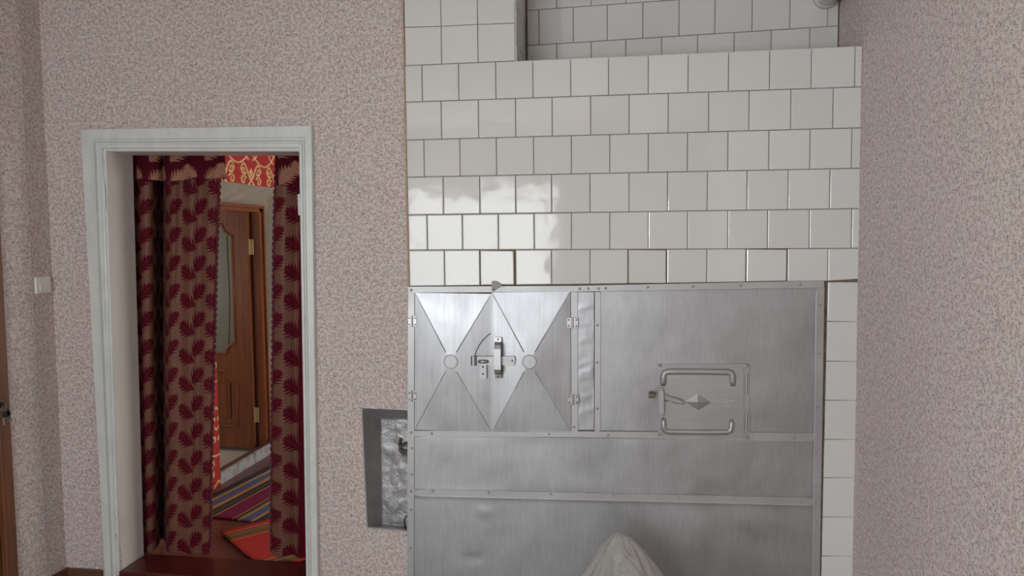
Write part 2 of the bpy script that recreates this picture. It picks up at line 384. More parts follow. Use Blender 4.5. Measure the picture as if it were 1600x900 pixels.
# plaster reveal lining of the doorway
bm = bmesh.new()
a = .003
hexa(bm, [(fi[0].x-.001,-.004,fi[0].z),(d_in[0].x+.006,.17,d_in[0].z),(d_in[3].x+.006,.17,.157),(fi[3].x-.001,-.004,.157)],
         [(fi[0].x-.012,-.004,fi[0].z),(d_in[0].x-.006,.17,d_in[0].z),(d_in[3].x-.006,.17,.157),(fi[3].x-.012,-.004,.157)])
struct('reveal_lining', bm, REVEAL, door1)
bm = bmesh.new()
hexa(bm, [(fi[0].x,-.004,fi[0].z-.002),(fi[1].x,-.004,fi[1].z-.002),(fi[1].x,.17,fi[1].z-.002),(fi[0].x,.17,fi[0].z-.002)],
         [(fi[0].x,-.004,fi[0].z+.01),(fi[1].x,-.004,fi[1].z+.01),(fi[1].x,.17,fi[1].z+.01),(fi[0].x,.17,fi[0].z+.01)])
struct('head_lining', bm, REVEAL, door1)
# painted-over hinge leaves left in the rebate
for (px,py,h,w_) in ((163,306,44,5),(184,823,36,4),(468,320,34,5),(481,832,34,5)):
    c = on(1,-.016,px,py); s = .0026
    bm = bmesh.new(); tube(bm, [(c.x,-.018,c.z-h*s/2),(c.x,-.018,c.z+h*s/2)], .0055, 10)
    for q in (-.3,0,.3): tube(bm, [(c.x,-.018,c.z+q*h*s-.002),(c.x,-.018,c.z+q*h*s+.002)], .0068, 10)
    sx = 1 if px<300 else -1
    box(bm, min(c.x,c.x-sx*.018),max(c.x,c.x-sx*.018),-.020,-.008,c.z-h*s*.35,c.z+h*s*.35, bev=.0015)
    autosmooth(obj('hinge_leaf', bm, WHITE, door1))

# ------------------------------------------------------------------ the brown door in the left wall (only its edge shows)
bm = bmesh.new()
jl = .055
e0 = on(0,X2,5,228)
for (y0,y1,z0,z1) in ((DY0-.052,DY0+.006,FL,DTOP+.002),(DY1-.006,DY1+.052,FL,DTOP+.002),(DY1+.052,DY0-.052,DTOP-.05,DTOP+.002)):
    box(bm, X2-.1, X2+.018, y0, y1, z0, z1, bev=.004)
door2 = struct('door_2', bm, BROWN); 
bm = bmesh.new(); box(bm, X2-.05, X2-.006, DY1+.054, DY0-.055, FL+.005, DTOP-.054, bev=.003)
for (z0,z1) in ((.25,.9),(1.1,1.9)): box(bm, X2-.008, X2+.003, DY1+.17, DY0-.17, z0, z1, bev=.006)
leaf = struct('door_leaf', bm, BROWN, door2)
lk = on(0, X2, 2, 640)
bm = bmesh.new(); ly = DY0-.070; lz = .985
box(bm, X2-.006, X2-.002, ly-.018, ly+.018, lz-.09, lz+.11, bev=.0015); obj('lock_plate', bm, STEEL, leaf)
bm = bmesh.new(); tube(bm, [(X2-.005,ly,lz+.075),(X2+.03,ly,lz+.075),(X2+.042,ly-.008,lz+.075),(X2+.044,ly-.05,lz+.074),(X2+.043,ly-.11,lz+.072)], .008, 10); obj('door_handle', bm, STEEL, leaf, True)
# the keys hanging from that lock
kx = X2+.016
keys = empty('key_bunch', (kx,ly+.005,lz-.06), 'bunch of black-headed keys hanging from the lock of the brown door at the left edge', 'keys')
bm = bmesh.new(); tube(bm, [(X2-.012,ly,lz+.0),(X2+.032,ly,lz+.0)], .003, 8); box(bm, X2+.030,X2+.056,ly-.004,ly+.004,lz-.012,lz+.012, bev=.002); obj('inserted_key', bm, BLACK, keys)
bm = bmesh.new(); rc = Vector((X2+.052,ly+.004,lz-.016)); tube(bm, [rc+Vector((.004*math.sin(a*3),.012*math.cos(a),.014*math.sin(a))) for a in [i*math.pi/8 for i in range(16)]], .0012, 6, closed=True); obj('key_ring', bm, STEEL, keys, True)
for (dy, tilt, hd) in ((.016,.25,BLACK),(-.004,-.05,BLACK),(.008,.5,BLACK)):
    Mt = Matrix.Translation(rc+Vector((.002,dy,-.010))) @ Matrix.Rotation(tilt,4,'X')
    bm = bmesh.new(); box(bm,-.003,.003,-.011,.011,-.026,.0,bev=.003,M=Mt); kh = obj('key_head', bm, hd, keys)
    bm = bmesh.new(); box(bm,-.0012,.0012,-.003,.003,-.056,-.024,bev=.0005,M=Mt)
    for q in range(4): box(bm,-.0012,.0012,.002,.0055,-.054+q*.006,-.051+q*.006,M=Mt)
    obj('key_blade', bm, STEEL, kh)
# light switch on the left wall
a = on(0,XL,53,433); b = on(0,XL,77,457); sy0, sy1, sz0, sz1 = a.y, b.y, b.z, a.z
sw = empty('light_switch', (XL,(sy0+sy1)/2,sz0), 'small square cream light switch on the wallpapered left wall', 'switch')
obj('switch_plate', bx(XL-.001,XL+.010,sy0,sy1,sz0,sz1,bev=.003), PLASTIC, sw)
bm = bmesh.new(); ym = sy0+.018
hexa(bm, [(XL+.009,ym,sz0+.012),(XL+.009,sy1-.010,sz0+.012),(XL+.009,sy1-.010,sz1-.012),(XL+.009,ym,sz1-.012)],
         [(XL+.014,ym+.001,sz0+.013),(XL+.014,sy1-.011,sz0+.013),(XL+.0105,sy1-.011,sz1-.013),(XL+.0105,ym+.001,sz1-.013)]); obj('rocker', bm, PLASTIC, sw)

# ------------------------------------------------------------------ tiled stove
stove = empty('tiled_stove', (0,.17,FL), 'built-in stove faced with white square tiles and silver-painted sheet metal', 'stove')
ZL = on(1,0,900,92).z                       # ledge
bm = bmesh.new()
box(bm, SX0-.006, XR-.004, .001, .36, FL, ZL-.004)
box(bm, SX0-.006, -.428, .001, .36, ZL-.004, CE)
box(bm, -.428, XR-.004, .325, .36, ZL-.004, CE)
obj('masonry_core', bm, GROUT, stove)
def pillow(bm, q, th=.006, tilt=None, gap=.0011, fr=None):
    """one glazed tile over the quad q (x,z)x4 clockwise from top left; fr maps (s, depth, z) to space"""
    fr = fr or (lambda s,d,z: (s,-d,z))
    cx = sum(p[0] for p in q)/4; cz = sum(p[1] for p in q)/4
    wx = max(abs(q[1][0]-q[0][0]),.004); wz = max(abs(q[0][1]-q[3][1]),.004)
    tx, tz = tilt if tilt else (random.gauss(0,.0035), random.gauss(0,.0035))
    off = random.uniform(-.0003,.0003)
    rings = []
    for ins, d in ((gap,-.001),(gap,th*.55),(gap+.0009,th*.86),(gap+.0036,th)):
        row = []
        for (x,z) in q:
            nx = cx+(x-cx)*(1-2*ins/wx); nz = cz+(z-cz)*(1-2*ins/wz)
            dd = d+((nx-cx)*tx+(nz-cz)*tz+off if d > 0 else 0)
            row.append(bm.verts.new(fr(nx, dd, nz)))
        rings.append(row)
    for A, B in zip(rings, rings[1:]):
        for k in range(4): bm.faces.new((A[k],A[(k+1)%4],B[(k+1)%4],B[k]))
    bm.faces.new(rings[-1])
lines = [((633,103),(1343,72)),((633,160),(1343,136)),((638,219),(1340,200)),((640,277),(1340,263)),((640,336),(1340,326)),((640,391),(1340,388)),((640,447.5),(1338,438.5))]
lw = [(on(1,0,*a), on(1,0,*b)) for a, b in lines]
def zline(k, x): a, b = lw[k]; return a.z+(b.z-a.z)*(x-a.x)/(b.x-a.x)
cols = [[660,717,775,833,892,951,1013,1075,1138,1202,1267,1335],[690,748,806,863,923,983,1044,1107,1170,1235,1301],
        [663,719,776,834,893,953,1013,1074,1137,1201,1265,1330],[693,750,806,862,922,983,1043,1105,1167,1231,1296],
        [668,723,779,835,893,953,1013,1074,1137,1199,1264,1330],[695,750,806,862,922,981,1042,1104,1165,1230,1293]]
ym = [130,187,245,302,363,418]
bm = bmesh.new()
for k in range(6):
    le = on(1,0,633.6+k*1.2,ym[k]).x; re = on(1,0,1343.5-k*.9,ym[k]).x+.006
    xs = [le]+[on(1,0,x,ym[k]).x for x in cols[k]]+[re]
    for i in range(len(xs)-1):
        x0, x1 = xs[i], xs[i+1]
        q = [(x0,zline(k,x0)),(x1,zline(k,x1)),(x1,zline(k+1,x1)),(x0,zline(k+1,x0))]
        gap = .0011
        if k == 5 and i in (2,6,9):            # the three loose tiles with wide brown joints
            s = .0035; dz = {2:.001,6:-.001,9:.002}[i]
            q = [(x0+.002,q[0][1]-.001),(x1-(.007 if i==2 else .003),q[1][1]-.003),(x1-(.006 if i==2 else .003),q[2][1]+dz),(x0+.002,q[3][1]+.001)]
        if k == 5 and i == 11:
            q = [q[0],(x1,q[1][1]),(x1,q[2][1]+.006),(x0,q[3][1])]
        pillow(bm, q, th=.0075 if (k==5 and i in(2,6,9)) else .006, gap=gap)
# the chimney breast above the ledge, left
cx = [on(1,0,633,70).x, on(1,0,690,70).x, on(1,0,747,70).x, on(1,0,805,70).x]
z = None
zz = [[zline(0,x) for x in cx]]
t = [on(1,0,633,43).z, on(1,0,690,41.3).z, on(1,0,747,38.5).z, on(1,0,805,36.5).z]
zz.append(t)
while zz[-1][0] < CE-.16: zz.append([v+.153 for v in zz[-1]])
zz.append([CE-.001]*4)
for A, B in zip(zz, zz[1:]):
    for i in range(3): pillow(bm, [(cx[i],B[i]),(cx[i+1],B[i+1]),(cx[i+1],A[i+1]),(cx[i],A[i])])
# right-hand column of tiles beside the metal
ry = [440.5,502,564,625,686,746,807,868,929,990,1051]
for i in range(len(ry)-1):
    def P(px, py): p = on(1,0,px,py); return (p.x, p.z)
    xl = lambda y: 1293-(y-440)*.0235; xr = lambda y: 1341-(y-440)*.0135
    y0, y1 = ry[i], ry[i+1]
    q = [P(xl(y0),y0),P(xr(y0),y0),P(xr(y1),y1+.8),P(xl(y1),y1)]
    q = [(max(p[0],-9), max(p[1],FL+.002)) for p in q]
    if q[0][1]-q[3][1] > .02: pillow(bm, q)
obj('tile_facing', bm, TILE, stove)
# side of the chimney breast
bm = bmesh.new()
side = lambda s,d,z: (-.428+d, s, z)
zs = [ZL-.004, on(0,-.428,806,72).z, ]
zs = [ZL-.004]
z0 = zline(0,-.43)+.07
while z0 < CE: zs.append(z0); z0 += .152
zs.append(CE-.001)
for A, B in zip(zs, zs[1:]):
    for (s0,s1) in ((0,.152),(.152,.318)): pillow(bm, [(s0,B),(s1,B),(s1,A),(s0,A)], fr=side)
obj('chimney_side_tiles', bm, TILE, stove)
# tiles at the back of the recess
bm = bmesh.new()
bk = lambda s,d,z: (s,.325-d,z)
YB = .325
bl = [(on(1,YB,820,18),on(1,YB,1306,-14)),(on(1,YB,819,72),on(1,YB,1307,41))]
zb = lambda x, n: (bl[1][0].z+(bl[1][1].z-bl[1][0].z)*(x-bl[1][0].x)/(bl[1][1].x-bl[1][0].x))+.1525*n
seams = {0:[870,924,978,1034,1090,1147,1205,1265],1:[842,896,949,1004.5,1061,1117,1175,1234,1293]}
XB0, XB1 = -.418, .890
for n in range(-1,4):
    if n in (-1,1): sx = [on(1,YB,x,82 if n==-1 else 45).x for x in (seams[0] if n==-1 else seams[1])]
    sx = [on(1,YB,x,78-(x-820)*.065).x for x in seams[0]] if n%2 else [on(1,YB,x,45-(x-820)*.05).x for x in seams[1]]
    xs = [XB0]+[x for x in sx if x < XB1-.01]+[XB1]
    for x0, x1 in zip(xs, xs[1:]):
        lo = lambda x: max(zb(x,n), ZL-.004); hi = lambda x: min(zb(x,n+1), CE-.001)
        if hi(x0)-lo(x0) > .02: pillow(bm, [(x0,hi(x0)),(x1,hi(x1)),(x1,lo(x1)),(x0,lo(x0))], fr=bk)
obj('recess_tiles', bm, TILE, stove)
obj('ledge_mortar', bx(-.428, XR-.004, -.0035, .325, ZL-.012, ZL-.0035), MORTAR, stove)

# ---- metal front
def Mp(px, py, y=-.012): p = on(1,y,px,py); return (p.x, p.z)
def sheet(name, c, d=.010, nx=40, nz=16, amp=.0012, fs=3.0, seed=0, mat=SILVER, edge=.0015, parent=None, extra=None, back=.002):
    """a hammered sheet over the quad c (pixel corners TL TR BR BL), front at y=-d"""
    q = [Vector((Mp(*p)[0],0,Mp(*p)[1])) for p in c]
    bm = bmesh.new(); G = []
    for i in range(nx+1):
        u = i/nx; col = []
        for j in range(nz+1):
            v = j/nz; p = q[0].lerp(q[1],u).lerp(q[3].lerp(q[2],u),v)
            e = min(u,1-u,v*.6,(1-v)*.6); fade = min(1,e*14)
            y = -d-amp*noise.noise(Vector((p.x*fs+seed,p.z*fs,seed)))*fade-amp*.5*noise.noise(Vector((p.x*fs*3.1,p.z*fs*2.4,seed+9)))*fade
            if extra: y -= extra(p,u,v)
            col.append(bm.verts.new((p.x,y,p.z)))
        G.append(col)
    for i in range(nx):
        for j in range(nz): bm.faces.new((G[i][j],G[i+1][j],G[i+1][j+1],G[i][j+1]))
    rim = [G[i][0] for i in range(nx+1)]+[G[nx][j] for j in range(1,nz+1)]+[G[i][nz] for i in range(nx-1,-1,-1)]+[G[0][j] for j in range(nz-1,0,-1)]
    rb = [bm.verts.new((v.co.x,-back+.002,v.co.z)) for v in rim]
    for i in range(len(rim)):
        k = (i+1)%len(rim); bm.faces.new((rim[i],rim[k],rb[k],rb[i]))
    return autosmooth(obj(name, bm, mat, parent or stove), 35)
BOT = 1010
up = sheet('upper_sheet', [(938,455.5),(1276,450),(1274,676),(938,673)], seed=1, amp=.0016, nx=50, nz=30)
def edgefold(p,u,v): return .0025*math.exp(-((v)/.02)**2)
mid = sheet('middle_sheet', [(647,681.5),(1273,688),(1271,778),(647,765)], seed=2, amp=.0022, nx=80, nz=24, fs=4, d=.011)
def dent(p,u,v):
    a = Vector(Mp(757,800)); b = math.exp(-(((p.x-a.x)/.03)**2+((p.z-a.y)/.022)**2)); c = Vector(Mp(740,872)); b2 = math.exp(-(((p.x-c.x)/.04)**2+((p.z-c.y)/.02)**2))
    return .0028*b-.002*b2+.002*math.exp(-(v/.012)**2)
low = sheet('lower_sheet', [(647,773),(1271,788.5),(1269,BOT),(647,BOT)], seed=5, amp=.0016, nx=90, nz=60, d=.012, extra=dent)
fs_ = sheet('foil_strip', [(902,456.5),(928,456.5),(928,672),(902,672)], seed=3, nx=12, nz=70, d=.010, amp=.001, fs=12,
            extra=lambda p,u,v: .0016*max(0,noise.noise(Vector((p.x*10,p.z*46-p.x*14,4))))*min(1,8*min(u,1-u)))
def strip(name, c, th=.0165, rivets=(), bev=.0008, mat=STRIP):
    bm = bmesh.new(); slab(bm, [Mp(*p) for p in c], -th, -.001, bev)
    o = obj(name, bm, mat, stove)
    for (px,py) in rivets:
        x, z = Mp(px,py); b = bmesh.new(); dome(b, (x,-th+.0003,z), .0056, .0055); obj('rivet', b, STRIP, o, True)
    return o
strip('frame_strip', [(638,448),(900,446.5),(1287,438.5),(1288,449.5),(900,455.5),(638,457.5)], .0165, [(643,453),(906,451),(919,451),(935,450.5),(946.6,450.3),(1012,448.5),(1082.6,447.5),(1157,446),(1250,444.5)])
strip('frame_strip', [(638,457.5),(648,457.5),(647,BOT),(636,BOT)], .0168, [(643,675),(644,700),(644,740.5),(643,767),(643,796),(642,856)])
strip('frame_strip', [(1276,450),(1288,449.5),(1279,BOT),(1267,BOT)], .0163, [(1281,477),(1279,552),(1277,636),(1276,683),(1275,706),(1273.5,759),(1273,784),(1273.5,814),(1272,873)])
strip('frame_strip', [(647.5,672.5),(905,673.5),(1274,676),(1273,688.5),(900,683),(647.5,681.5)], .0160, [(675,677),(858,678),(950,679.5),(1240.7,683)])
strip('frame_strip', [(647.5,765),(1272,778),(1271,789),(647.5,773.5)], .0165, [(677,766.5),(764,769),(861,771),(959,773.5),(1060,776.5),(1146,778.5),(1241,780),(1250,782)])
strip('frame_strip', [(892,456),(902.5,456),(903,673.5),(893,673.5)], .0158, [(897,667)])
strip('frame_strip', [(929.5,456),(938.5,456),(938,673.5),(929,673.5)], .0158, [(933.5,508),(933.5,566),(933.5,638)])
def bead(name, a, b_, y, parent, sd, r=.0016):
    bm = bmesh.new(); P = []; n = 90
    for i in range(n+1):
        t = i/n; x, z = Mp(a[0]+(b_[0]-a[0])*t, a[1]+(b_[1]-a[1])*t); P.append((x, y, z+.0012*noise.noise(Vector((x*22,sd,0)))))
    tube(bm, P, [r*(1+.55*noise.noise(Vector((p[0]*40,sd,3)))) for p in P], 6); return obj(name, bm, BEAD, parent, True)
bead('highlight_bead', (649,681.8), (1270,688.6), -.0150, mid, 1); bead('highlight_bead', (649,774), (1269,789), -.0158, low, 2, .0020); bead('highlight_bead', (649,764.6), (1270,777.8), -.0150, mid, 3, .0012)  # pale wavy beads paint the bright highlight along the sheet edges
bead('highlight_bead', (1275,452), (1268,1005), -.0155, up, 5, .0013)
x, z = Mp(917,815); b = bmesh.new(); dome(b,(x,-.0125,z),.0045,.0035); obj('rivet', b, STRIP, low, True)

# ---- double doors, each leaf pressed into a low four-sided pyramid
def pyramid_leaf(name, c, apex, h, sgn):
    q = [Mp(*p) for p in c]; ax, az = Mp(*apex); bm = bmesh.new(); N = 26
    base = .0175
    tris = []
    A = Vector((ax,-base-h,az)); Q = [Vector((x_,-base,z_)) for x_, z_ in q]
    G = {}
    def vert(p):
        k = (round(p.x,5),round(p.z,5))
        if k not in G:
            e = min(abs(p.x-Q[0].x),abs(p.x-Q[1].x),abs(p.z-Q[0].z),abs(p.z-Q[3].z))
            G[k] = bm.verts.new((p.x, p.y-.0011*noise.noise(Vector((p.x*7+sgn,p.z*5,1)))*min(1,e*30), p.z))
        return G[k]
    for i in range(4):
        P0, P1 = Q[i], Q[(i+1)%4]
        for a in range(N):
            for b_ in range(N-a):
                f = lambda s,t: A+(P0-A)*(s/N)+(P1-A)*(t/N)
                v = [vert(f(a,b_)),vert(f(a+1,b_)),vert(f(a,b_+1))]
                if len(set(v))==3:
                    try: bm.faces.new(v)
                    except ValueError: pass
                if a+b_+2 <= N:
                    v = [vert(f(a+1,b_)),vert(f(a+1,b_+1)),vert(f(a,b_+1))]
                    if len(set(v))==3:
                        try: bm.faces.new(v)
                        except ValueError: pass
    for i in range(4):
        P0, P1 = Q[i], Q[(i+1)%4]
        a = bm.verts.new((P0.x,P0.y,P0.z)); b_ = bm.verts.new((P1.x,P1.y,P1.z)); c_ = bm.verts.new((P1.x,-.006,P1.z)); d_ = bm.verts.new((P0.x,-.006,P0.z))
        bm.faces.new((a,b_,c_,d_))
    leaf_ = autosmooth(obj(name, bm, LEAFMET, stove), 2.2)
    # raised creases along the four edges of the pyramid
    for i, wd in enumerate((.0022,.0022,.0018,.0018)):
        P = Q[i]; d = (A-P); s = P+d*.02; e = P+d*.86
        hb = bmesh.new(); tube(hb, [s,s.lerp(e,.5),e], [wd*.5,wd,wd], 6); obj('crease', hb, STRIP, leaf_, True)
    bb = bmesh.new(); r = .0275
    tube(bb, [(ax+r*math.cos(t*math.pi/16),-base-h*.88,az+r*math.sin(t*math.pi/16)) for t in range(32)], .0026, 8, closed=True)
    k = [bb.verts.new((ax+r*math.cos(t*math.pi/16),-base-h*.98,az+r*math.sin(t*math.pi/16))) for t in range(32)]; bb.faces.new(k)
    for f in bb.faces: f.smooth = True
    obj('boss_ring', bb, STRIP, leaf_)
    return leaf_
H = .0155
lf = pyramid_leaf('stove_door', [(649,457.5),(768,459),(768.5,674.5),(648.5,671)], (706,564), H, 0)
rf = pyramid_leaf('stove_door', [(768.8,457),(891,455.5),(892.5,674),(769.2,674.5)], (828,564), H, 5)
# lapping seam strip between the leaves
bm = bmesh.new(); slab(bm, [Mp(766.6,459,-.018),Mp(769.2,459,-.018),Mp(769.6,673,-.018),Mp(767.2,673,-.018)], -.0192, -.012, .0004); obj('seam_strip', bm, SILVER, lf)
def hinge(px, py, parent, w_=18, h_=16):
    s = .00258; x, z = Mp(px,py,-.02); o = bmesh.new()
    y0 = -.0205
    box(o, x-w_*s/2, x-.003, y0, y0+.004, z-h_*s/2, z+h_*s/2, bev=.001)
    h0 = obj('hinge', o, STEEL, parent)
    o = bmesh.new(); box(o, x+.003, x+w_*s/2, y0, y0+.004, z-h_*s/2, z+h_*s/2, bev=.001); obj('hinge_plate', o, STEEL, h0)
    o = bmesh.new(); tube(o, [(x,y0-.001,z-h_*s/2),(x,y0-.001,z+h_*s/2)], .0042, 12)
    for q in (-.18,.18): tube(o, [(x,y0-.001,z+q*h_*s-.0006),(x,y0-.001,z+q*h_*s+.0006)], .0048, 12)
    autosmooth(obj('hinge_barrel', o, STEEL, h0))
    for (a,b_) in ((-.32,-.3),(-.32,.3),(.34,-.3),(.34,.3)):
        o = bmesh.new(); dome(o, (x+a*w_*s,y0,z+b_*h_*s), .0034, .002); obj('hinge_screw', o, RUST, h0, True)
hinge(644,502,lf,14,17); hinge(644,619,lf,14,17); hinge(894.5,504.5,rf); hinge(895.5,624.5,rf)
# latch: horizontal bar, keeper, upright handle
YF = -.030
def pl(*p): return [Mp(a,b,YF) for a,b in p]
latch = obj('latch_bar', (lambda bm:(slab(bm, pl((740,557),(804,556),(806,563),(803,571),(740,569)), YF-.007, YF-.003, .0008),bm)[1])(bmesh.new()), STRIP, rf)
bm = bmesh.new(); x, z = Mp(803,563.5,YF); dome(bm,(x-.006,YF-.007,z),.005,.003); obj('rivet', bm, STEEL, latch, True)
bm = bmesh.new(); x0,z0 = Mp(737,570,YF); x1,z1 = Mp(747,556,YF)
tube(bm, [((x0+x1)/2-.003,YF-.010,z0),((x0+x1)/2-.003,YF-.010,z1)], .012, 14); autosmooth(obj('latch_roll', bm, STEEL, latch))
bm = bmesh.new(); slab(bm, pl((749.5,566),(760.5,566),(760.5,592),(749.5,591)), YF-.005, YF+.004, .001)
kp = obj('keeper', bm, STRIP, lf)
bm = bmesh.new(); x0,z0 = Mp(749,569,YF); x1,z1 = Mp(762,558,YF)
tube(bm, [(x0,YF-.004,z0+.012),(x0+.004,YF-.014,z0+.013),(x0+.017,YF-.017,z0+.014),(x1-.004,YF-.014,z0+.013),(x1,YF-.004,z0+.012)], .0075, 8); obj('keeper_loop', bm, STEEL, kp, True)
for py in (573,584):
    bm = bmesh.new(); x, z = Mp(755,py,YF); dome(bm,(x,YF-.005,z),.0042,.0025); obj('rivet', bm, RUST, kp, True)
# strap handle standing proud
hx_, zt = Mp(778.5,527,YF); x = hx_; _, zb_ = Mp(778.5,591,YF); hw = .0135; hd = bmesh.new()
pth = [(YF-.001,zt),(YF-.004,zt-.018),(YF-.018,zt-.030),(YF-.024,zt-.045),(YF-.024,zb_+.040),(YF-.018,zb_+.024),(YF-.004,zb_+.017),(YF-.001,zb_)]
pr_ = None
for (y_,z_) in pth:
    a = [hd.verts.new((x-hw,y_,z_)),hd.verts.new((x+hw,y_,z_)),hd.verts.new((x+hw,y_-.003,z_)),hd.verts.new((x-hw,y_-.003,z_))]
    if pr_:
        for k in range(4): hd.faces.new((pr_[k],pr_[(k+1)%4],a[(k+1)%4],a[k]))
    else: hd.faces.new(a)
    pr_ = a
hd.faces.new(pr_[::-1])
hn = obj('strap_handle', hd, STEEL, rf)
for zc in (zt-.008, zb_+.008):
    bm = bmesh.new(); dome(bm,(x,YF-.004,zc),.0045,.003); obj('rivet', bm, RUST, hn, True)
# curved scratch wire left of the latch
bm = bmesh.new(); pts = []
for i in range(12):
    t = i/11; pxx = 766-24*math.sin(t*1.45); pyy = 521+36*t**1.15; x, z = Mp(pxx,pyy,-.027); pts.append((x,-.0265+.000*t,z))
tube(bm, pts, .0016, 6); obj('worn_arc', bm, RUST, lf, True)
# damper flap over the top strip
bm = bmesh.new(); fp = [(768,453),(768.5,439.3),(774,439.2),(779.5,442),(785,446.8),(776,452),(770,457)]
slab(bm, [Mp(a,b,-.02) for a,b in fp], -.0200, -.0172, .0004); flap = obj('damper_flap', bm, FLAP, stove)
bm = bmesh.new(); x, z = Mp(772,452,-.02); dome(bm,(x,-.020,z),.004,.003); obj('rivet', bm, RUST, flap, True)

# ---- cast door with diamond boss
bm = bmesh.new(); slab(bm, pl2:=[Mp(*p) for p in ((1028,569),(1170,568.5),(1171.5,686),(1028.5,681.5))], -.0175, -.004, .0012)
cf = obj('casting_frame', bm, CAST, stove)
bm = bmesh.new(); slab(bm, [Mp(*p,-.02) for p in ((1031,573),(1162,572.5),(1163,683),(1031,679))], -.0225, -.015, .0018)
cdoor = obj('cast_door', bm, CAST, cf)
def ridge(pts, r, parent, name='moulded_rib', y=-.0225):
    bm = bmesh.new(); P = []
    for i,(a,b) in enumerate(pts):
        x, z = Mp(a,b,y); P.append((x,y+(.010 if i in (0,len(pts)-1) else .0045),z))
    tube(bm, P, r, 10); return obj(name, bm, CAST, parent, True)
rr = .0140
ridge([(1036.5,601),(1036.5,597),(1036.8,588),(1038.5,583),(1043,580.8),(1060,580.5),(1100,580.7),(1138,581.3),(1143,583),(1145,587),(1145,595),(1145,602)], rr, cdoor)
ridge([(1037,654),(1037,660),(1037,668),(1039,673),(1044,674.8),(1060,675),(1100,675.5),(1136,675.3),(1141,673.5),(1143,669),(1143.3,663),(1143.3,656)], rr*.9, cdoor)
bm = bmesh.new(); D_ = [Mp(*p,-.022) for p in ((1069,627.5),(1090,614.5),(1112,629),(1091,641.5))]; ax_, az_ = Mp(1090,628,-.03)
vs = [bm.verts.new((a,-.022,b)) for a,b in D_]; ap = bm.verts.new((ax_,-.035,az_))
for i in range(4): bm.faces.new((vs[i],vs[(i+1)%4],ap))
obj('diamond_boss', bm, CAST, cdoor)
def text_mesh(body, size, loc, parent, mat, rotd):
    cu = bpy.data.curves.new('cast_mark', 'FONT'); cu.body = body; cu.size = size; cu.extrude = .005; cu.align_x = 'LEFT'; cu.resolution_u = 2
    t = bpy.data.objects.new('tmp', cu); C.objects.link(t); bpy.context.view_layer.update()
    me = bpy.data.meshes.new_from_object(t.evaluated_get(bpy.context.evaluated_depsgraph_get())); bpy.data.objects.remove(t)
    me.transform(Matrix.Translation(loc) @ Matrix.Rotation(rotd,4,'Y') @ Matrix.Rotation(R90,4,'X'))
    me.materials.clear(); me.materials.append(mat); o = bpy.data.objects.new('cast_mark', me); C.objects.link(o); o.parent = parent; return o
x, z = Mp(1132,616,-.023); text_mesh('c780', .026, (x,-.0232,z), cdoor, BEAD, R90)
x, z = Mp(1139.5,624,-.023); text_mesh('E', .026, (x,-.0232,z), cdoor, BEAD, R90)
# its hinges (slim barrels at the right) and the latch at the left
for (a,b) in ((584,617),(645,675)):
    x, z0 = Mp(1166,b,-.02); _, z1 = Mp(1166,a,-.02); bm = bmesh.new(); tube(bm, [(x,-.0215,z0),(x,-.0215,z1)], .0042, 10)
    tube(bm, [(x,-.0215,(z0+z1)/2-.001),(x,-.0215,(z0+z1)/2+.001)], .0050, 10); autosmooth(obj('hinge_barrel', bm, STRIP, cf))
for p in ((1031,570.8),(1167,571),(1167,683),(1031,678)):
    x, z = Mp(*p); bm = bmesh.new(); dome(bm,(x,-.0215,z),.0055,.0042); obj('rivet', bm, CAST, cf, True)
bm = bmesh.new(); slab(bm, [Mp(*p,-.035) for p in ((1029,611),(1037,611),(1037.5,645),(1030,645))], -.040, -.030, .001); lb = obj('latch_bracket', bm, STRIP, cdoor)
bm = bmesh.new(); slab(bm, [Mp(*p,-.03) for p in ((1030,606),(1036,606),(1036,612),(1030,612))], -.038, -.018, .001); obj('bracket_foot', bm, CAST, lb); bm = bmesh.new(); slab(bm, [Mp(*p,-.03) for p in ((1030.5,643),(1036.5,643),(1036.5,650),(1030.5,650))], -.037, -.018, .001); obj('bracket_foot', bm, CAST, lb)
bm = bmesh.new(); P = []
for (a,b,y_) in ((1022,617,-.030),(1030,617,-.030),(1038,618,-.032),(1055,622,-.034),(1066,626,-.034),(1069,630,-.033),(1066,632.5,-.031),(1052,629.5,-.030),(1038,626,-.028)):
    x, z = Mp(a,b,y_); P.append((x,y_,z))
tube(bm, P, .0022, 8); wl = obj('wire_handle', bm, STEEL, cdoor, True)
bm = bmesh.new(); x, z = Mp(1018.5,618,-.03); 
tube(bm, [(x-.012,-.026,z+.001),(x-.011,-.026,z+.001),(x+.011,-.028,z+.001),(x+.012,-.028,z+.001)], [.008,.0125,.0125,.008], 14); autosmooth(obj('latch_knob', bm, RUST, wl))

# ------------------------------------------------------------------ silver-lined niche left of the stove
niche = empty('wall_niche', (-1.0,.05,.40), 'silver-painted shallow niche sunk in the wallpapered wall left of the stove', 'niche')
bm = bmesh.new(); ND = .105
fr_ = [(-1.101,.931),(SX0+.002,.926),(SX0+.002,.401),(-1.089,.411)]; ib = [(-1.052,.862),(SX0+.002,.866),(SX0+.002,.379),(-1.057,.383)]
def patch(bm, A, B, Cc, D_, n, m, amp, nrm, sd):
    g = []
    for i in range(n+1):
        r_ = []
        for j in range(m+1):
            u, v = i/n, j/m; p = A.lerp(B,u).lerp(D_.lerp(Cc,u),v); e = min(1, 8*min(u,1-u,v,1-v))
            r_.append(bm.verts.new(p+nrm*amp*e*(noise.noise(p*14+Vector((sd,0,0)))+.6*noise.noise(p*34))))
        g.append(r_)
    for i in range(n):
        for j in range(m): bm.faces.new((g[i][j],g[i+1][j],g[i+1][j+1],g[i][j+1]))
V = lambda p, y: Vector((p[0],y,p[1]))
f3 = [V(p,-.0012) for p in fr_]; b3 = [V(p,ND) for p in ib]
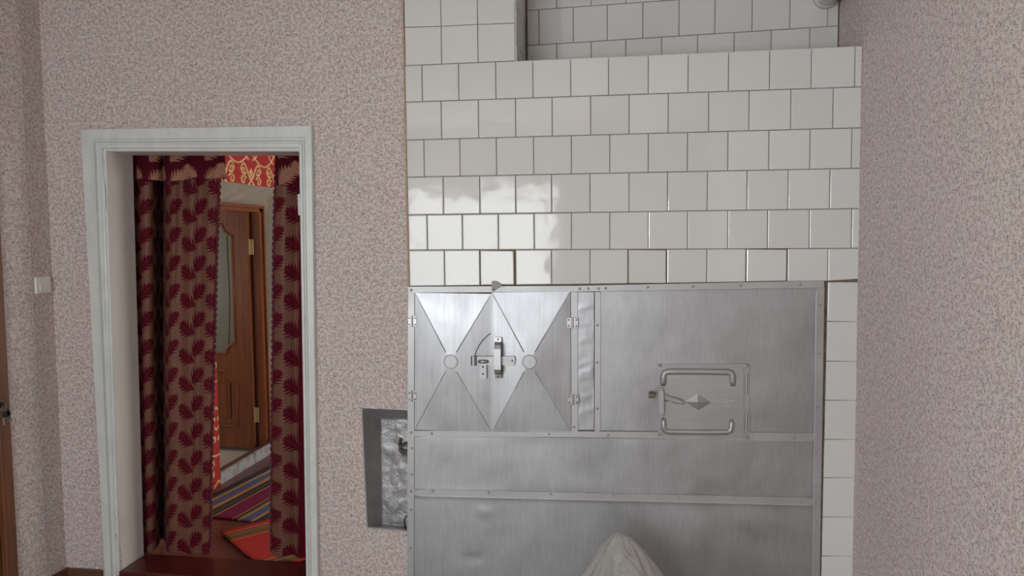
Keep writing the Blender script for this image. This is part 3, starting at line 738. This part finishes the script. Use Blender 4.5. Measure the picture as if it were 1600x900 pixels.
patch(bm, b3[0],b3[1],b3[2],b3[3], 30,60,.006,Vector((0,-1,0)),1)
patch(bm, f3[0],b3[0],b3[3],f3[3], 14,60,.006,Vector((1,0,0)),2)
patch(bm, f3[0],f3[1],b3[1],b3[0], 30,12,.003,Vector((0,0,-1)),3)
patch(bm, b3[3],b3[2],f3[2],f3[3], 30,12,.003,Vector((0,0,1)),4)
bmesh.ops.remove_doubles(bm, verts=bm.verts[:], dist=.0003)
obj('niche_lining', bm, NICHE, niche, True)
bm = bmesh.new(); o4 = [(-1.106,.936),(SX0+.002,.931),(SX0+.002,.396),(-1.094,.406)]
def lip(bm, a, b): 
    for i in (0,2,3):
        k = (i+1)%4
        hexa(bm, [(a[i][0],-.0015,a[i][1]),(a[k][0],-.0015,a[k][1]),(b[k][0],-.0015,b[k][1]),(b[i][0],-.0015,b[i][1])],[(a[i][0],.001,a[i][1]),(a[k][0],.001,a[k][1]),(b[k][0],.001,b[k][1]),(b[i][0],.001,b[i][1])])
lip(bm, o4, fr_); obj('niche_rim', bm, NICHE, niche)
# latch poking through the lining, and the catch at the bottom
p = on(1,.085,631,697); bm = bmesh.new()
tube(bm, [(p.x-.018,.098,p.z+.03),(p.x-.022,.092,p.z+.01),(p.x-.018,.090,p.z-.02),(p.x-.004,.090,p.z-.03)], .007, 8)
box(bm, p.x-.016,p.x+.03,.080,.092,p.z-.032,p.z-.018,bev=.002); tube(bm, [(p.x-.012,.088,p.z+.0),(p.x+.004,.080,p.z+.012),(p.x+.02,.082,p.z+.006)], .008, 8)
box(bm, p.x-.010,p.x+.03,.082,.092,p.z-.045,p.z-.037,bev=.001)
autosmooth(obj('rusty_latch', bm, RUST, niche))
p = on(1,.07,635,815); bm = bmesh.new(); tube(bm, [(p.x,.075,p.z-.045),(p.x-.008,.07,p.z-.02),(p.x-.008,.068,p.z+.01),(p.x+.002,.068,p.z+.028)], .005, 8)
box(bm, p.x-.012,p.x+.02,.055,.085,p.z-.058,p.z-.042,bev=.003); obj('catch', bm, RUST, niche, True)

# ------------------------------------------------------------------ pipe in the recess
bm = bmesh.new(); pc = Vector((.834,.30,2.637)); r = .046
tube(bm, [(pc.x,.318,pc.z),(pc.x,.29,pc.z),(pc.x,.289,pc.z),(pc.x,-.9,pc.z+.02)], [r+.004,r+.004,r,r], 24)
pp = obj('flue_pipe', bm, PIPE, None); autosmooth(pp)
tag(pp, 'pale round pipe coming out of the tiled recess at the top right corner', 'pipe')

# ------------------------------------------------------------------ plastic bag in front of the stove
bm = bmesh.new(); pk = on(1,-.3,965,838); NA, NR = 72, 60; rows_ = []
zt = pk.z; zf = FL+.003
for i in range(NR+1):
    t = i/NR; z = zt+(zf-zt)*t
    dz = zt-z
    wl_ = .012+.62*dz**.86 if dz < .2 else .012+.62*.2**.86+.10*(1-math.exp(-(dz-.2)*6))
    wr_ = .012+.50*dz**.62 if dz < .2 else .012+.50*.2**.62+.05*(1-math.exp(-(dz-.2)*6))
    wd = .010+.42*dz**.75 if dz < .25 else .010+.42*.25**.75
    row = []
    for k in range(NA):
        a = 2*math.pi*k/NA; ca, sa = math.cos(a), math.sin(a)
        rx = wr_ if ca > 0 else wl_
        cr = .030*abs(noise.noise(Vector((ca*3,sa*3,z*4))))*min(1,dz*10)+.006*noise.noise(Vector((ca*9,sa*9,z*9+4)))*min(1,dz*10)
        row.append(bm.verts.new((pk.x+ca*(rx-cr), -.27+sa*min(wd,.20)-cr*sa, z+.006*noise.noise(Vector((a*2,z*12,2)))*(0<t<1))))
    rows_.append(row)
for A, B in zip(rows_, rows_[1:]):
    for k in range(NA): bm.faces.new((A[k],A[(k+1)%NA],B[(k+1)%NA],B[k]))
bm.faces.new(rows_[0]); bm.faces.new(rows_[-1][::-1])
bg_ = obj('plastic_bag', bm, BAG, None, True)
tag(bg_, 'cloudy translucent plastic bag with a peaked crumpled top in front of the stove', 'bag')

# ------------------------------------------------------------------ the room beyond
F2 = .125; XD = -2.49; R2X = 1.55; R2Y = 3.3
NE, FE, HT = 1.295, 2.30, 2.022            # niche opening in the damask wall
struct('floor_beyond', bx(XD-.0,R2X,.19,R2Y,FL,F2), FLOOR2)
struct('ceiling_beyond', bx(-4.7,R2X+.1,.36,R2Y+.1,CE,CE+.1), CEIL)
# scroll pattern of the red wallpaper, drawn once as a field over one repeat
PW, PH, RES = .37, .46, .0030
nu, nv = int(PW/RES), int(PH/RES)
DW = .27; gu, gv = np.meshgrid(((np.arange(nu)+.5)/nu-.5)*DW, (np.arange(nv)+.5)*RES, indexing='ij')
fld = np.full(gu.shape, 9.0)
def stroke(pts, wd):
    for (x0,y0,w0),(x1,y1,w1) in zip([(p[0],p[1],wd[0]+(wd[1]-wd[0])*i/len(pts)) for i,p in enumerate(pts)], [(p[0],p[1],wd[0]+(wd[1]-wd[0])*(i+1)/len(pts)) for i,p in enumerate(pts)][1:]):
        for oy in (-PH,0,PH):
            for ox in (-DW,0,DW):
                ux, uy = gu-x0-ox, gv-y0-oy; dx, dy = x1-x0, y1-y0; L2 = dx*dx+dy*dy+1e-12
                t = np.clip((ux*dx+uy*dy)/L2,0,1); d = np.hypot(ux-t*dx, uy-t*dy)-(w0+(w1-w0)*t)
                np.minimum(fld, d, out=fld)
def spiral(cx, cy, r, a0, turns, sgn=1, n=18, w=(.006,.003)):
    for m in (1,-1): stroke([(m*(cx+r*(1-.85*i/n)*math.cos(a0+sgn*turns*2*math.pi*i/n)), cy+r*(1-.85*i/n)*math.sin(a0+sgn*turns*2*math.pi*i/n)) for i in range(n+1)], w)
def curve(f, n=16, w=(.005,.004)):
    for m in (1,-1): stroke([(m*f(i/n)[0], f(i/n)[1]) for i in range(n+1)], w)
curve(lambda t: (.048*math.sin(math.pi*t)**.8, .04+.15*t))                 # teardrop medallion
curve(lambda t: (.028*math.sin(math.pi*t), .05+.07*t), w=(.003,.005))
spiral(.020,.155,.016,-1.2,1.1); spiral(.078,.19,.030,2.6,1.2,-1); spiral(.075,.255,.026,-2.4,1.2,1)
curve(lambda t: (.008+.10*t**.8, .20+.10*math.sin(t*2.6)), w=(.007,.003)); curve(lambda t: (.12*(1-t)+.01, .30+.09*t*t), w=(.004,.006))
curve(lambda t: (.02+.05*math.sin(t*3.1), .33+.10*t), w=(.005,.003)); spiral(.035,.40,.022,0.3,1.1,1); spiral(.110,.40,.02,2.8,1.1,-1); spiral(.105,.07,.022,3.6,1.2,1)
curve(lambda t: (.135-.05*math.sin(math.pi*t), .0+.14*t), w=(.004,.004)); curve(lambda t: (0,.225+.05*t), w=(.008,.002)); curve(lambda t: (.014*math.sin(t*3.14),.235+.03*t), w=(.005,.003))
for a in (-.7,0,.7): stroke([(0,.43),(.030*math.sin(a),.43+.030*math.cos(a))],(.003,.008))
pat_cell = np.clip(.5-fld/.0035, 0, 1)
def set_attr(me, vals, name='pat'):
    at = me.attributes.new(name, 'FLOAT', 'POINT'); at.data.foreach_set('value', np.asarray(vals, dtype=np.float32))
def damask_wall():
    h = .0065
    ysl = [.171]; 
    y = .171
    while y < R2Y-.001: y = min(R2Y, y+h); ysl.append(y)
    ysl = sorted(set([round(v,4) for v in ysl]+[NE,FE])); zsl = sorted(set([round(F2-.07+i*h,4) for i in range(int(2.78/h)+1)]+[HT,CE]))
    ysl = np.array(ysl); zsl = np.array(zsl); ny, nz = len(ysl), len(zsl)
    Yg, Zg = np.meshgrid(ysl, zsl, indexing='ij')
    co_ = np.stack([np.full(Yg.size,XD), Yg.ravel(), Zg.ravel()],-1)
    i, j = np.meshgrid(np.arange(ny-1), np.arange(nz-1), indexing='ij'); i = i.ravel(); j = j.ravel()
    mid_y = (ysl[i]+ysl[i+1])/2; mid_z = (zsl[j]+zsl[j+1])/2
    keep = ~((mid_y>NE)&(mid_y<FE)&(mid_z<HT)); i, j = i[keep], j[keep]
    fc = np.stack([i*nz+j,(i+1)*nz+j,(i+1)*nz+j+1,i*nz+j+1],-1)
    me = bpy.data.meshes.new('wall_beyond'); me.from_pydata(co_.tolist(), [], fc.tolist()); me.materials.append(DAMASK)
    iu = (((co_[:,1]-.9)%PW)/RES).astype(int)%nu; iv = (((co_[:,2]-.02)%PH)/RES).astype(int)%nv
    set_attr(me, pat_cell[iu,iv])
    o = bpy.data.objects.new('wall_beyond', me); C.objects.link(o); o['kind'] = 'structure'
damask_wall()
# plaster niche round the far door (splayed head), its sill
XF = -2.60; FH = 1.895
bm = bmesh.new(); 
def quadbox(bm, a, b, off): hexa(bm, a, [tuple(Vector(p)+Vector(off)) for p in a])
XQ = XD-.003
hexa(bm, [(XQ,NE,HT),(XQ,FE,HT),(XF-.06,2.225,FH),(XF-.06,NE,FH)], [(XQ,NE,HT+.05),(XQ,FE,HT+.05),(XF-.06,2.225,HT+.05),(XF-.06,NE,HT+.05)])
hexa(bm, [(XQ,FE,F2),(XQ,FE,HT),(XF-.06,2.225,HT),(XF-.06,2.225,F2)], [(XQ,FE+.05,F2),(XQ,FE+.05,HT),(XF-.06,FE+.05,HT),(XF-.06,FE+.05,F2)])
hexa(bm, [(XQ,NE,F2),(XQ,NE,HT),(XF-.06,NE,HT),(XF-.06,NE,F2)], [(XQ,NE-.05,F2),(XQ,NE-.05,HT),(XF-.06,NE-.05,HT),(XF-.06,NE-.05,F2)])
struct('trim_2', bm, PLASTER)
bm = bmesh.new(); hexa(bm, [(XD+.002,NE,F2),(XD+.002,FE,F2),(XD+.002,FE,.195),(XD+.002,NE,.195)], [(XD-.02,NE,F2),(XD-.02,FE,F2),(XD-.02,FE,.195),(XD-.02,NE,.195)])
struct('trim_3', bm, SILLW)
bm = bmesh.new(); hexa(bm, [(XD-.02,NE,.10),(XD-.02,FE,.10),(XD-.02,FE,.194),(XD-.02,NE,.194)], [(XF-.10,NE,.08),(XF-.10,FE-.07,.08),(XF-.10,FE-.07,.112),(XF-.10,NE,.112)])
struct('trim_4', bm, SILLB)
# other walls
struct('wall_beyond_end', bx(-2.61,R2X+.1,R2Y,R2Y+.1,FL,CE), WP)
bm = bmesh.new(); plate(bm, [[(.17,0),(R2Y,0),(R2Y,CE),(.17,CE)],[(1.25,.85),(2.75,.85),(2.75,2.0),(1.25,2.0)]], R2X, R2X+.1, lambda s,d,z:(d,s,z)); struct('wall_beyond_right', bm, WP)
wn2 = bmesh.new(); plate(wn2, [[(1.25,.85),(2.75,.85),(2.75,2.0),(1.25,2.0)],[(1.3,.9),(1.97,.9),(1.97,1.95),(1.3,1.95)],[(2.03,.9),(2.7,.9),(2.7,1.95),(2.03,1.95)]], R2X+.02, R2X+.06, lambda s,d,z:(d,s,z)); w2 = struct('window_2', wn2, WHITE)
struct('wall_beyond_inner', bx(XR+.14,R2X,.17,.27,0,CE), WP)
# end room behind the far door
struct('floor_end_room', bx(-4.6,XF-.10,.2,R2Y+.1,.0,.085), PALE)
bm = bmesh.new(); box(bm,-4.7,-4.6,.1,R2Y+.2,0,CE); box(bm,-4.6,-2.61,R2Y,R2Y+.1,0,CE); box(bm,-4.6,-2.66,.1,.2,0,CE); struct('wall_end_room', bm, WP)
# far door frame and its open leaf
bm = bmesh.new()
def jamb(y0,y1,z0,z1):
    box(bm, XF-.075, XF, y0,y1,z0,z1,bev=.004)
yj = 2.222; box(bm, XF-.075, XF-.012, yj-.048, yj, .11, FH, bev=.004); box(bm, XF-.03, XF+.006, yj-.018, yj+.0, .11, FH+.001, bev=.004)
box(bm, XF-.075, XF-.012, NE, yj, FH-.045, FH-.002, bev=.004); box(bm, XF-.03, XF+.006, NE, yj, FH-.018, FH+.003, bev=.004)
box(bm, XF-.075, XF, NE, NE+.02, .11, FH, bev=.004)
d3 = struct('door_3', bm, LEAFWOOD)
hx, yl = XF-.095, 2.145
xr = hx; xl_ = hx-.78; xc = (xr+xl_)/2
rot = Matrix.Translation((hx,yl,0)) @ Matrix.Rotation(math.radians(-3),4,'Z') @ Matrix.Translation((-hx,-yl,0))
def notch(x0,x1,z0,z1,r,top=True,bottom=True):
    p = []
    def arc(cx_,cz_,a0,a1,n=8): return [(cx_+r*math.cos(a0+(a1-a0)*i/n), cz_+r*math.sin(a0+(a1-a0)*i/n)) for i in range(n+1)]
    pi = math.pi
    p += arc(x0,z0,pi/2,0) if bottom else [(x0,z0)]
    p += arc(x1,z0,pi,pi/2) if bottom else [(x1,z0)]
    p += arc(x1,z1,-pi/2,-pi) if top else [(x1,z1)]
    p += arc(x0,z1,0,-pi/2) if top else [(x0,z1)]
    return p
g1 = notch(xl_+.125,xr-.125,.815,1.765,.075); g2 = notch(xl_+.125,xr-.125,.275,.69,.085,True,False)
bm = bmesh.new(); plate(bm, [[(xl_,.115),(xr,.115),(xr,1.862),(xl_,1.862)], g1, g2], yl, yl+.04)
bmesh.ops.transform(bm, matrix=rot, verts=bm.verts); lf3 = struct('door_leaf', bm, LEAFWOOD, d3)
for gg in (g1,g2):
    bm = bmesh.new(); tube(bm, [(x,yl+.002,z) for x,z in gg], .011, 8, closed=True); bmesh.ops.transform(bm, matrix=rot, verts=bm.verts); obj('panel_moulding', bm, LEAFWOOD, lf3, True)
bm = bmesh.new(); plate(bm, [g1], yl+.016, yl+.022); bmesh.ops.transform(bm, matrix=rot, verts=bm.verts); obj('glass_pane', bm, FROST, lf3)
bm = bmesh.new(); tube(bm, [(xr-.175,yl+.013,1.68),(xr-.170,yl+.013,1.2),(xr-.19,yl+.013,.86)], .0022, 6); bmesh.ops.transform(bm, matrix=rot, verts=bm.verts); obj('glass_line', bm, FROST, lf3, True)
bm = bmesh.new(); plate(bm, [g2], yl+.012, yl+.03)
slab(bm, [(xl_+.18,.60),(xr-.18,.60),(xr-.18,.33),(xl_+.18,.33)], yl+.004, yl+.02, .006); bmesh.ops.transform(bm, matrix=rot, verts=bm.verts); obj('lower_panel', bm, LEAFWOOD, lf3)
for zc in (1.60,.36):
    bm = bmesh.new(); box(bm, hx+.002,hx+.034,yl+.02,yl+.024,zc-.055,zc+.055,bev=.001); tube(bm,[(hx+.002,yl+.014,zc-.058),(hx+.002,yl+.014,zc+.058)],.006,10)
    hh = obj('hinge', bm, BRASS, d3)
    for q in (-.04,-.013,.013,.04):
        bm = bmesh.new(); dome(bm, (hx+.022,yl+.02,zc+q), .004, .002); obj('hinge_screw', bm, RUST, hh, True)
struct('door_jamb_lining', bx(hx+.002,XF-.05,yl+.030,yj+.02,.11,FH-.04), DARKWOOD, d3)

# ------------------------------------------------------------------ rugs
def rug(name, P0, e1, e2, L, W, z0, mat, th=.008, clip=None, seed=0):
    """length along e1, stripes counted along e2"""
    bm = bmesh.new(); uvl = bm.loops.layers.uv.new('UVMap'); n, m = 50, 30; e1 = Vector(e1).normalized(); e2 = Vector(e2).normalized(); G = {}
    for i in range(n+1):
        for j in range(m+1):
            p = Vector(P0)+e1*L*i/n+e2*W*j/m
            if clip: p.y = max(p.y, clip)
            zz_ = z0+th+.0025*noise.noise(Vector((p.x*5+seed,p.y*5,0)))
            G[i,j] = (bm.verts.new((p.x,p.y,zz_)), bm.verts.new((p.x,p.y,z0+.0005)), i/n, j/m, p)
    def face(ks, lay, flip=False):
        vs = [G[k][lay] for k in ks]
        if len({(round(v.co.x,5),round(v.co.y,5)) for v in vs}) < 4: return
        if flip: ks = ks[::-1]; vs = vs[::-1]
        f = bm.faces.new(vs)
        for l, k in zip(f.loops, ks):
            p = G[k][4]; w_ = (Vector((p.x,p.y))-Vector(P0)).dot(e2)/W; l[uvl].uv = (w_, G[k][2])
    for i in range(n):
        for j in range(m):
            ks = [(i,j),(i+1,j),(i+1,j+1),(i,j+1)]; face(ks,0); face(ks,1,True)
    rim = [(i,0) for i in range(n+1)]+[(n,j) for j in range(1,m+1)]+[(i,m) for i in range(n-1,-1,-1)]+[(0,j) for j in range(m-1,0,-1)]
    for a, b_ in zip(rim, rim[1:]+rim[:1]):
        if (G[a][0].co-G[b_][0].co).length < 1e-5: continue
        f = bm.faces.new((G[a][0],G[b_][0],G[b_][1],G[a][1]))
        for l, k in zip(f.loops,(a,b_,b_,a)):
            p = G[k][4]; l[uvl].uv = ((Vector((p.x,p.y))-Vector(P0)).dot(e2)/W, G[k][2])
    return obj(name, bm, mat, None, True)
DK, YE, BL, MG, OL = srgb(52,58,64), srgb(206,160,92), srgb(96,112,158), srgb(140,28,84), srgb(112,104,76)
xs0, wdt = -2.476, .566
st = [(-2.476,DK),(-2.425,YE),(-2.402,BL),(-2.338,YE),(-2.305,DK),(-2.275,OL),(-2.262,DK),(-2.236,YE),(-2.226,MG),(-2.104,YE),(-2.094,DK),(-2.078,OL),(-2.066,YE),(-2.046,BL),(-1.986,YE),(-1.964,DK)]
Mr1 = rug_mat('striped_rug_weave', [((x-xs0)/wdt, c) for x, c in st])
e1 = Vector((.135,.99)).normalized(); e2 = Vector((e1.y,-e1.x))
P0 = Vector((xs0,.775))
st1 = rug('rug', P0, e1, e2, 1.35, wdt*.99, F2, Mr1, seed=1)
tag(st1, 'woven rug with magenta, blue, yellow and dark stripes on the floor beyond the doorway', 'rug')
RD, TN, OR = srgb(200,48,38), srgb(132,98,56), srgb(214,168,96)
Mr2 = rug_mat('red_rug_weave', [(0,RD),(.045/.62,OR),(.052/.62,RD),(.062/.62,TN),(.085/.62,OR),(.089/.62,TN),(.115/.62,srgb(110,92,60)),(.125/.62,TN),(.148/.62,RD),(.16/.62,OR),(.166/.62,RD),(.50/.62,OR),(.507/.62,RD),(.517/.62,TN),(.54/.62,OR),(.545/.62,TN),(.60/.62,RD)])
st2 = rug('rug', Vector((-2.069,.528)), (.673,.74), (.735,-.678), .9, .62, F2+.011, Mr2, clip=.215, seed=4)
tag(st2, 'bright red rug with tan stripe bands lying just behind the threshold', 'rug')

# ------------------------------------------------------------------ curtains
LR = .0016
def leafd(u, v, x0, y0, ang, L, wd, lobes=5):
    """signed field of one serrated leaf, tip at (x0,y0), growing along ang"""
    dx, dy = u-x0, v-y0; a = dx*math.cos(ang)+dy*math.sin(ang); b = -dx*math.sin(ang)+dy*math.cos(ang)
    b = b-.10*L*np.sin(a/L*3.0)
    t = np.clip(a/L,0,1); ab = np.abs(b)
    ph = (t*lobes-ab/wd*1.6)%1.0
    w_ = wd*(np.sin(np.pi*np.clip(t**1.15,0,1))**.6)*(.36+.64*ph)
    d = ab-w_; d = np.where((a<0)|(a>L), 1e-2, d); vein = np.abs(b)-.0007
    return d, vein
def curtain_pat(s, z):
    PU, PV = .150, .132; out = np.zeros_like(s)
    for ou in (-1,0,1):
        for ov in (-1,0,1):
            u = (s%PU)+ou*PU; v = (z%PV)+ov*PV
            d, vn = leafd(u,v,.082,.026,math.radians(150),.100,.050); out = np.maximum(out, np.clip(.5-d/.003,0,1)*(1-.35*np.clip(.8-vn/.001,0,1)))
            d, vn = leafd(u,v,.074,.050,math.radians(50),.098,.042); out = np.maximum(out, np.clip(.5-d/.003,0,1)*(1-.35*np.clip(.8-vn/.001,0,1)))
    return out
def valance_pat(s, z):
    PU, PV = .170, .125; out = np.zeros_like(s)
    for ou in (-1,0,1):
        for ov in (-1,0,1):
            u = (s%PU)+ou*PU; v = (z%PV)+ov*PV
            for (x0,y0,an,L,wd) in ((.02,.015,40,.115,.050),(.155,.065,140,.085,.036),(.095,.070,75,.06,.026)):
                d, vn = leafd(u,v,x0,y0,math.radians(an),L,wd,7); out = np.maximum(out, np.clip(.5-d/.003,0,1)*(1-.6*np.clip(.8-vn/.0012,0,1)))
    return out
def resample(P, step):
    P = [Vector(p) for p in P]; out = []
    n = len(P)
    for i in range(n-1):
        p0,p1,p2,p3 = P[max(i-1,0)],P[i],P[i+1],P[min(i+2,n-1)]
        for k in range(12):
            t = k/12; out.append(.5*((2*p1)+(p2-p0)*t+(2*p0-5*p1+4*p2-p3)*t*t+(3*p1-p0-3*p2+p3)*t**3))
    out.append(P[-1]); L = [0]
    for a, b in zip(out, out[1:]): L.append(L[-1]+(b-a).length)
    m = max(2,int(L[-1]/step)); res = []
    j = 0
    for k in range(m+1):
        s = L[-1]*k/m
        while j < len(L)-2 and L[j+1] < s: j += 1
        t = (s-L[j])/max(L[j+1]-L[j],1e-9); res.append(out[j].lerp(out[j+1],t))
    return res, L[-1]
def cloth(name, top, bot, ztop, zbot, fpat, mat, parent, th=.002, step=.0025, edgeband=None, hem=None, s0=0):
    A, LA = resample(top, step); nA = len(A)-1; B, LB = resample(bot, LA and LB_step(bot, nA)); B = B[:nA+1]
    while len(B) < nA+1: B.append(B[-1])
    nz = int((ztop-zbot)/.0030); S_ = []; Z_ = []; co_ = []
    for i in range(nA+1):
        for j in range(nz+1):
            v = j/nz; t = v**.8; p = A[i].lerp(B[i],t); z = ztop+(zbot-ztop)*v
            sw = .0030*noise.noise(Vector((p.x*7,z*2.3,3)))
            zz2 = z+(hem(i/nA)*v if hem else 0)
            co_.append((p.x+sw*.6, p.y+sw*1.6, zz2)); S_.append(i/nA*(LA+LB)/2+s0); Z_.append(z)
    fc = [(i*(nz+1)+j,i*(nz+1)+j+1,(i+1)*(nz+1)+j+1,(i+1)*(nz+1)+j) for i in range(nA) for j in range(nz)]
    S_ = np.array(S_); Z_ = np.array(Z_); val = fpat(S_, Z_)
    if edgeband:
        for (a,b) in edgeband: val = np.where((S_-s0>=a)&(S_-s0<=b), 1.0, val)
    me = bpy.data.meshes.new(name); me.from_pydata(co_, [], fc); me.materials.append(mat); set_attr(me, val)
    uv = me.uv_layers.new(name='UVMap'); li = np.zeros(len(me.loops), dtype=np.int32); me.loops.foreach_get('vertex_index', li)
    uv.data.foreach_set('uv', np.stack([S_[li],Z_[li]],-1).ravel())
    me.polygons.foreach_set('use_smooth', [True]*len(me.polygons))
    o = bpy.data.objects.new(name, me); C.objects.link(o); o.parent = parent
    if parent: o.matrix_parent_inverse = Matrix.Translation(-parent.location)
    sd = o.modifiers.new('thickness','SOLIDIFY'); sd.thickness = th; sd.offset = 0
    return o, (LA+LB)/2
def LB_step(P, n):
    _, L = resample(P, .01); return L/(n+.5)
YC = .235
def X(px, py, y=YC): return on(1,y,px,py).x
def Q(px, py, dy): return (on(1,YC+dy,px,py).x, YC+dy, 0)
def edge_line(name, pts, parent, r=.013, pitch=.030):
    """scalloped braid sewn down the free edge"""
    bm = bmesh.new(); P = [Vector(p) for p in pts]
    L = [0]
    for a,b in zip(P,P[1:]): L.append(L[-1]+(b-a).length)
    n = int(L[-1]/pitch); j = 0
    for k in range(n):
        s = (k+.5)*pitch
        while j < len(L)-2 and L[j+1] < s: j += 1
        p = P[j].lerp(P[j+1],(s-L[j])/(L[j+1]-L[j]))
        g = bmesh.ops.create_uvsphere(bm, u_segments=8, v_segments=6, radius=1)
        for v in g['verts']: v.co = Vector((v.co.x*r, v.co.y*.0028, v.co.z*pitch*.56))+p
    return obj(name, bm, BRAID, parent, True)
zt_, zb_l = 2.10, .152
cl = empty('curtain', (-2.07,YC,.15), 'wide maroon damask curtain gathered at the left side of the doorway', 'curtain')
top = [(-2.40,YC+.07,0),(-2.36,YC+.03,0),Q(208,250,.05),Q(214,250,.0),Q(224,250,-.026),Q(236,250,-.014),Q(243,250,.03),Q(247,250,.10),Q(252,250,.155),Q(258,250,.10),Q(261,250,.04),Q(265,250,.0),
       Q(276,250,-.026),Q(289,250,.006),Q(304,250,-.022),Q(320,250,.008),Q(334,250,-.014),Q(347,250,.010)]
bot = [(-2.43,YC+.07,0),(-2.39,YC+.04,0),Q(218,860,.05),Q(222,860,.0),Q(229,860,-.024),Q(240,860,-.012),Q(246,860,.03),Q(250,860,.10),Q(254,860,.155),Q(259,860,.10),Q(261,860,.04),Q(264,860,.0),
       Q(273,860,-.020),Q(284,860,-.006),Q(296,860,-.020),Q(308,860,-.002),Q(318,860,-.016),Q(327,860,.012)]
_, LL = resample(top, .01)
c1, L1 = cloth('curtain_cloth', top, bot, zt_, zb_l, curtain_pat, CURT, cl, s0=.012, hem=lambda u: .006*math.sin(u*25))
c1['label'] = 'maroon damask cloth with leaf motifs'
A_, B_ = Vector(top[-1]), Vector(bot[-1]); pts = []
for k in range(61):
    v = k/60; p = A_.lerp(B_, v**.8); z = zt_+(zb_l-zt_)*v; sw = .0030*noise.noise(Vector((p.x*7,z*2.3,3))); pts.append((p.x+sw*.6+.001,p.y+sw*1.6,z))
edge_line('scalloped_braid', pts[3:], cl)
vt = [(X(208,250,.225),YC+.03,0),(X(213,250,.2),YC-.028,0),(X(230,250,.2),YC-.040,0),(X(243,250,.2),YC-.020,0),(X(249,250,.22),YC+.02,0),(X(256,250,.21),YC-.015,0),
      (X(266,250,.2),YC-.036,0),(X(285,250,.2),YC-.026,0),(X(303,250,.2),YC-.040,0),(X(322,250,.2),YC-.026,0),(X(338,250,.2),YC-.036,0),(X(352,250,.21),YC-.022,0)]
vb = [(v[0]-.004 if i < 2 else v[0],v[1]-.004,0) for i, v in enumerate(vt)]
zv = on(1,YC-.03,300,281).z
v1, _ = cloth('valance', vt, vb, zt_+.004, zv, valance_pat, VAL, cl, s0=.05, hem=lambda u: .004*math.sin(u*9)); v1['label'] = 'maroon valance with tan leaves'
cr = empty('curtain', (-1.5,YC,.15), 'narrow maroon damask curtain with scalloped edge hanging at the right side of the doorway', 'curtain')
top = [(X(434,260),YC+.006,0),(X(440,260),YC-.012,0),(X(450,260),YC-.016,0),(X(458,260),YC-.002,0),(X(466,260),YC+.012,0),(X(474,260),YC-.004,0),(X(484,260),YC-.014,0),(X(496,260),YC+.006,0),(X(510,260),YC-.01,0)]
bot = [(X(424,865),YC+.006,0),(X(430,865),YC-.012,0),(X(442,865),YC-.018,0),(X(452,865),YC-.004,0),(X(460,865),YC+.016,0),(X(470,865),YC-.006,0),(X(482,865),YC-.014,0),(X(496,865),YC+.006,0),(X(508,865),YC-.01,0)]
zb_r = on(1,YC,450,868).z+.006
c2, L2 = cloth('curtain_cloth', top, bot, zt_, zb_r, curtain_pat, CURT, cr, s0=.075, edgeband=[(.150,.225)], hem=lambda u: .006*math.sin(u*20+1)-.02*u)
c2['label'] = 'maroon damask cloth with leaf motifs'
A_, B_ = Vector(top[0]), Vector(bot[0]); pts = []
for k in range(61):
    v = k/60; p = A_.lerp(B_, v**.8); z = zt_+(zb_r-zt_)*v; sw = .0030*noise.noise(Vector((p.x*7,z*2.3,3))); pts.append((p.x+sw*.6-.001,p.y+sw*1.6,z))
edge_line('scalloped_braid', pts[3:], cr)
vt = [(X(429,260,.21),YC-.018,0),(X(440,260,.2),YC-.032,0),(X(452,260,.2),YC-.024,0),(X(464,260,.2),YC-.034,0),(X(478,260,.2),YC-.024,0),(X(492,260,.2),YC-.034,0),(X(508,260,.2),YC-.026,0)]
zv = on(1,YC-.03,450,292).z
v2, _ = cloth('valance', vt, vt, zt_+.004, zv, valance_pat, VAL, cr, s0=.0, hem=lambda u: .01*(1-u)); v2['label'] = 'maroon valance with tan leaves'
bm = bmesh.new(); cyl(bm, (-2.42,YC+.005,zt_+.024), (1,0,0), .012, 1.35, 16, .002)
for x in (-2.4,-1.1): tube(bm, [(x,YC+.005,zt_+.024),(x,.17,zt_+.04)], .006, 8)
rod = obj('curtain_rod', bm, BROWN); autosmooth(rod); tag(rod, 'wooden rod above the doorway carrying both maroon curtains', 'curtain rod')
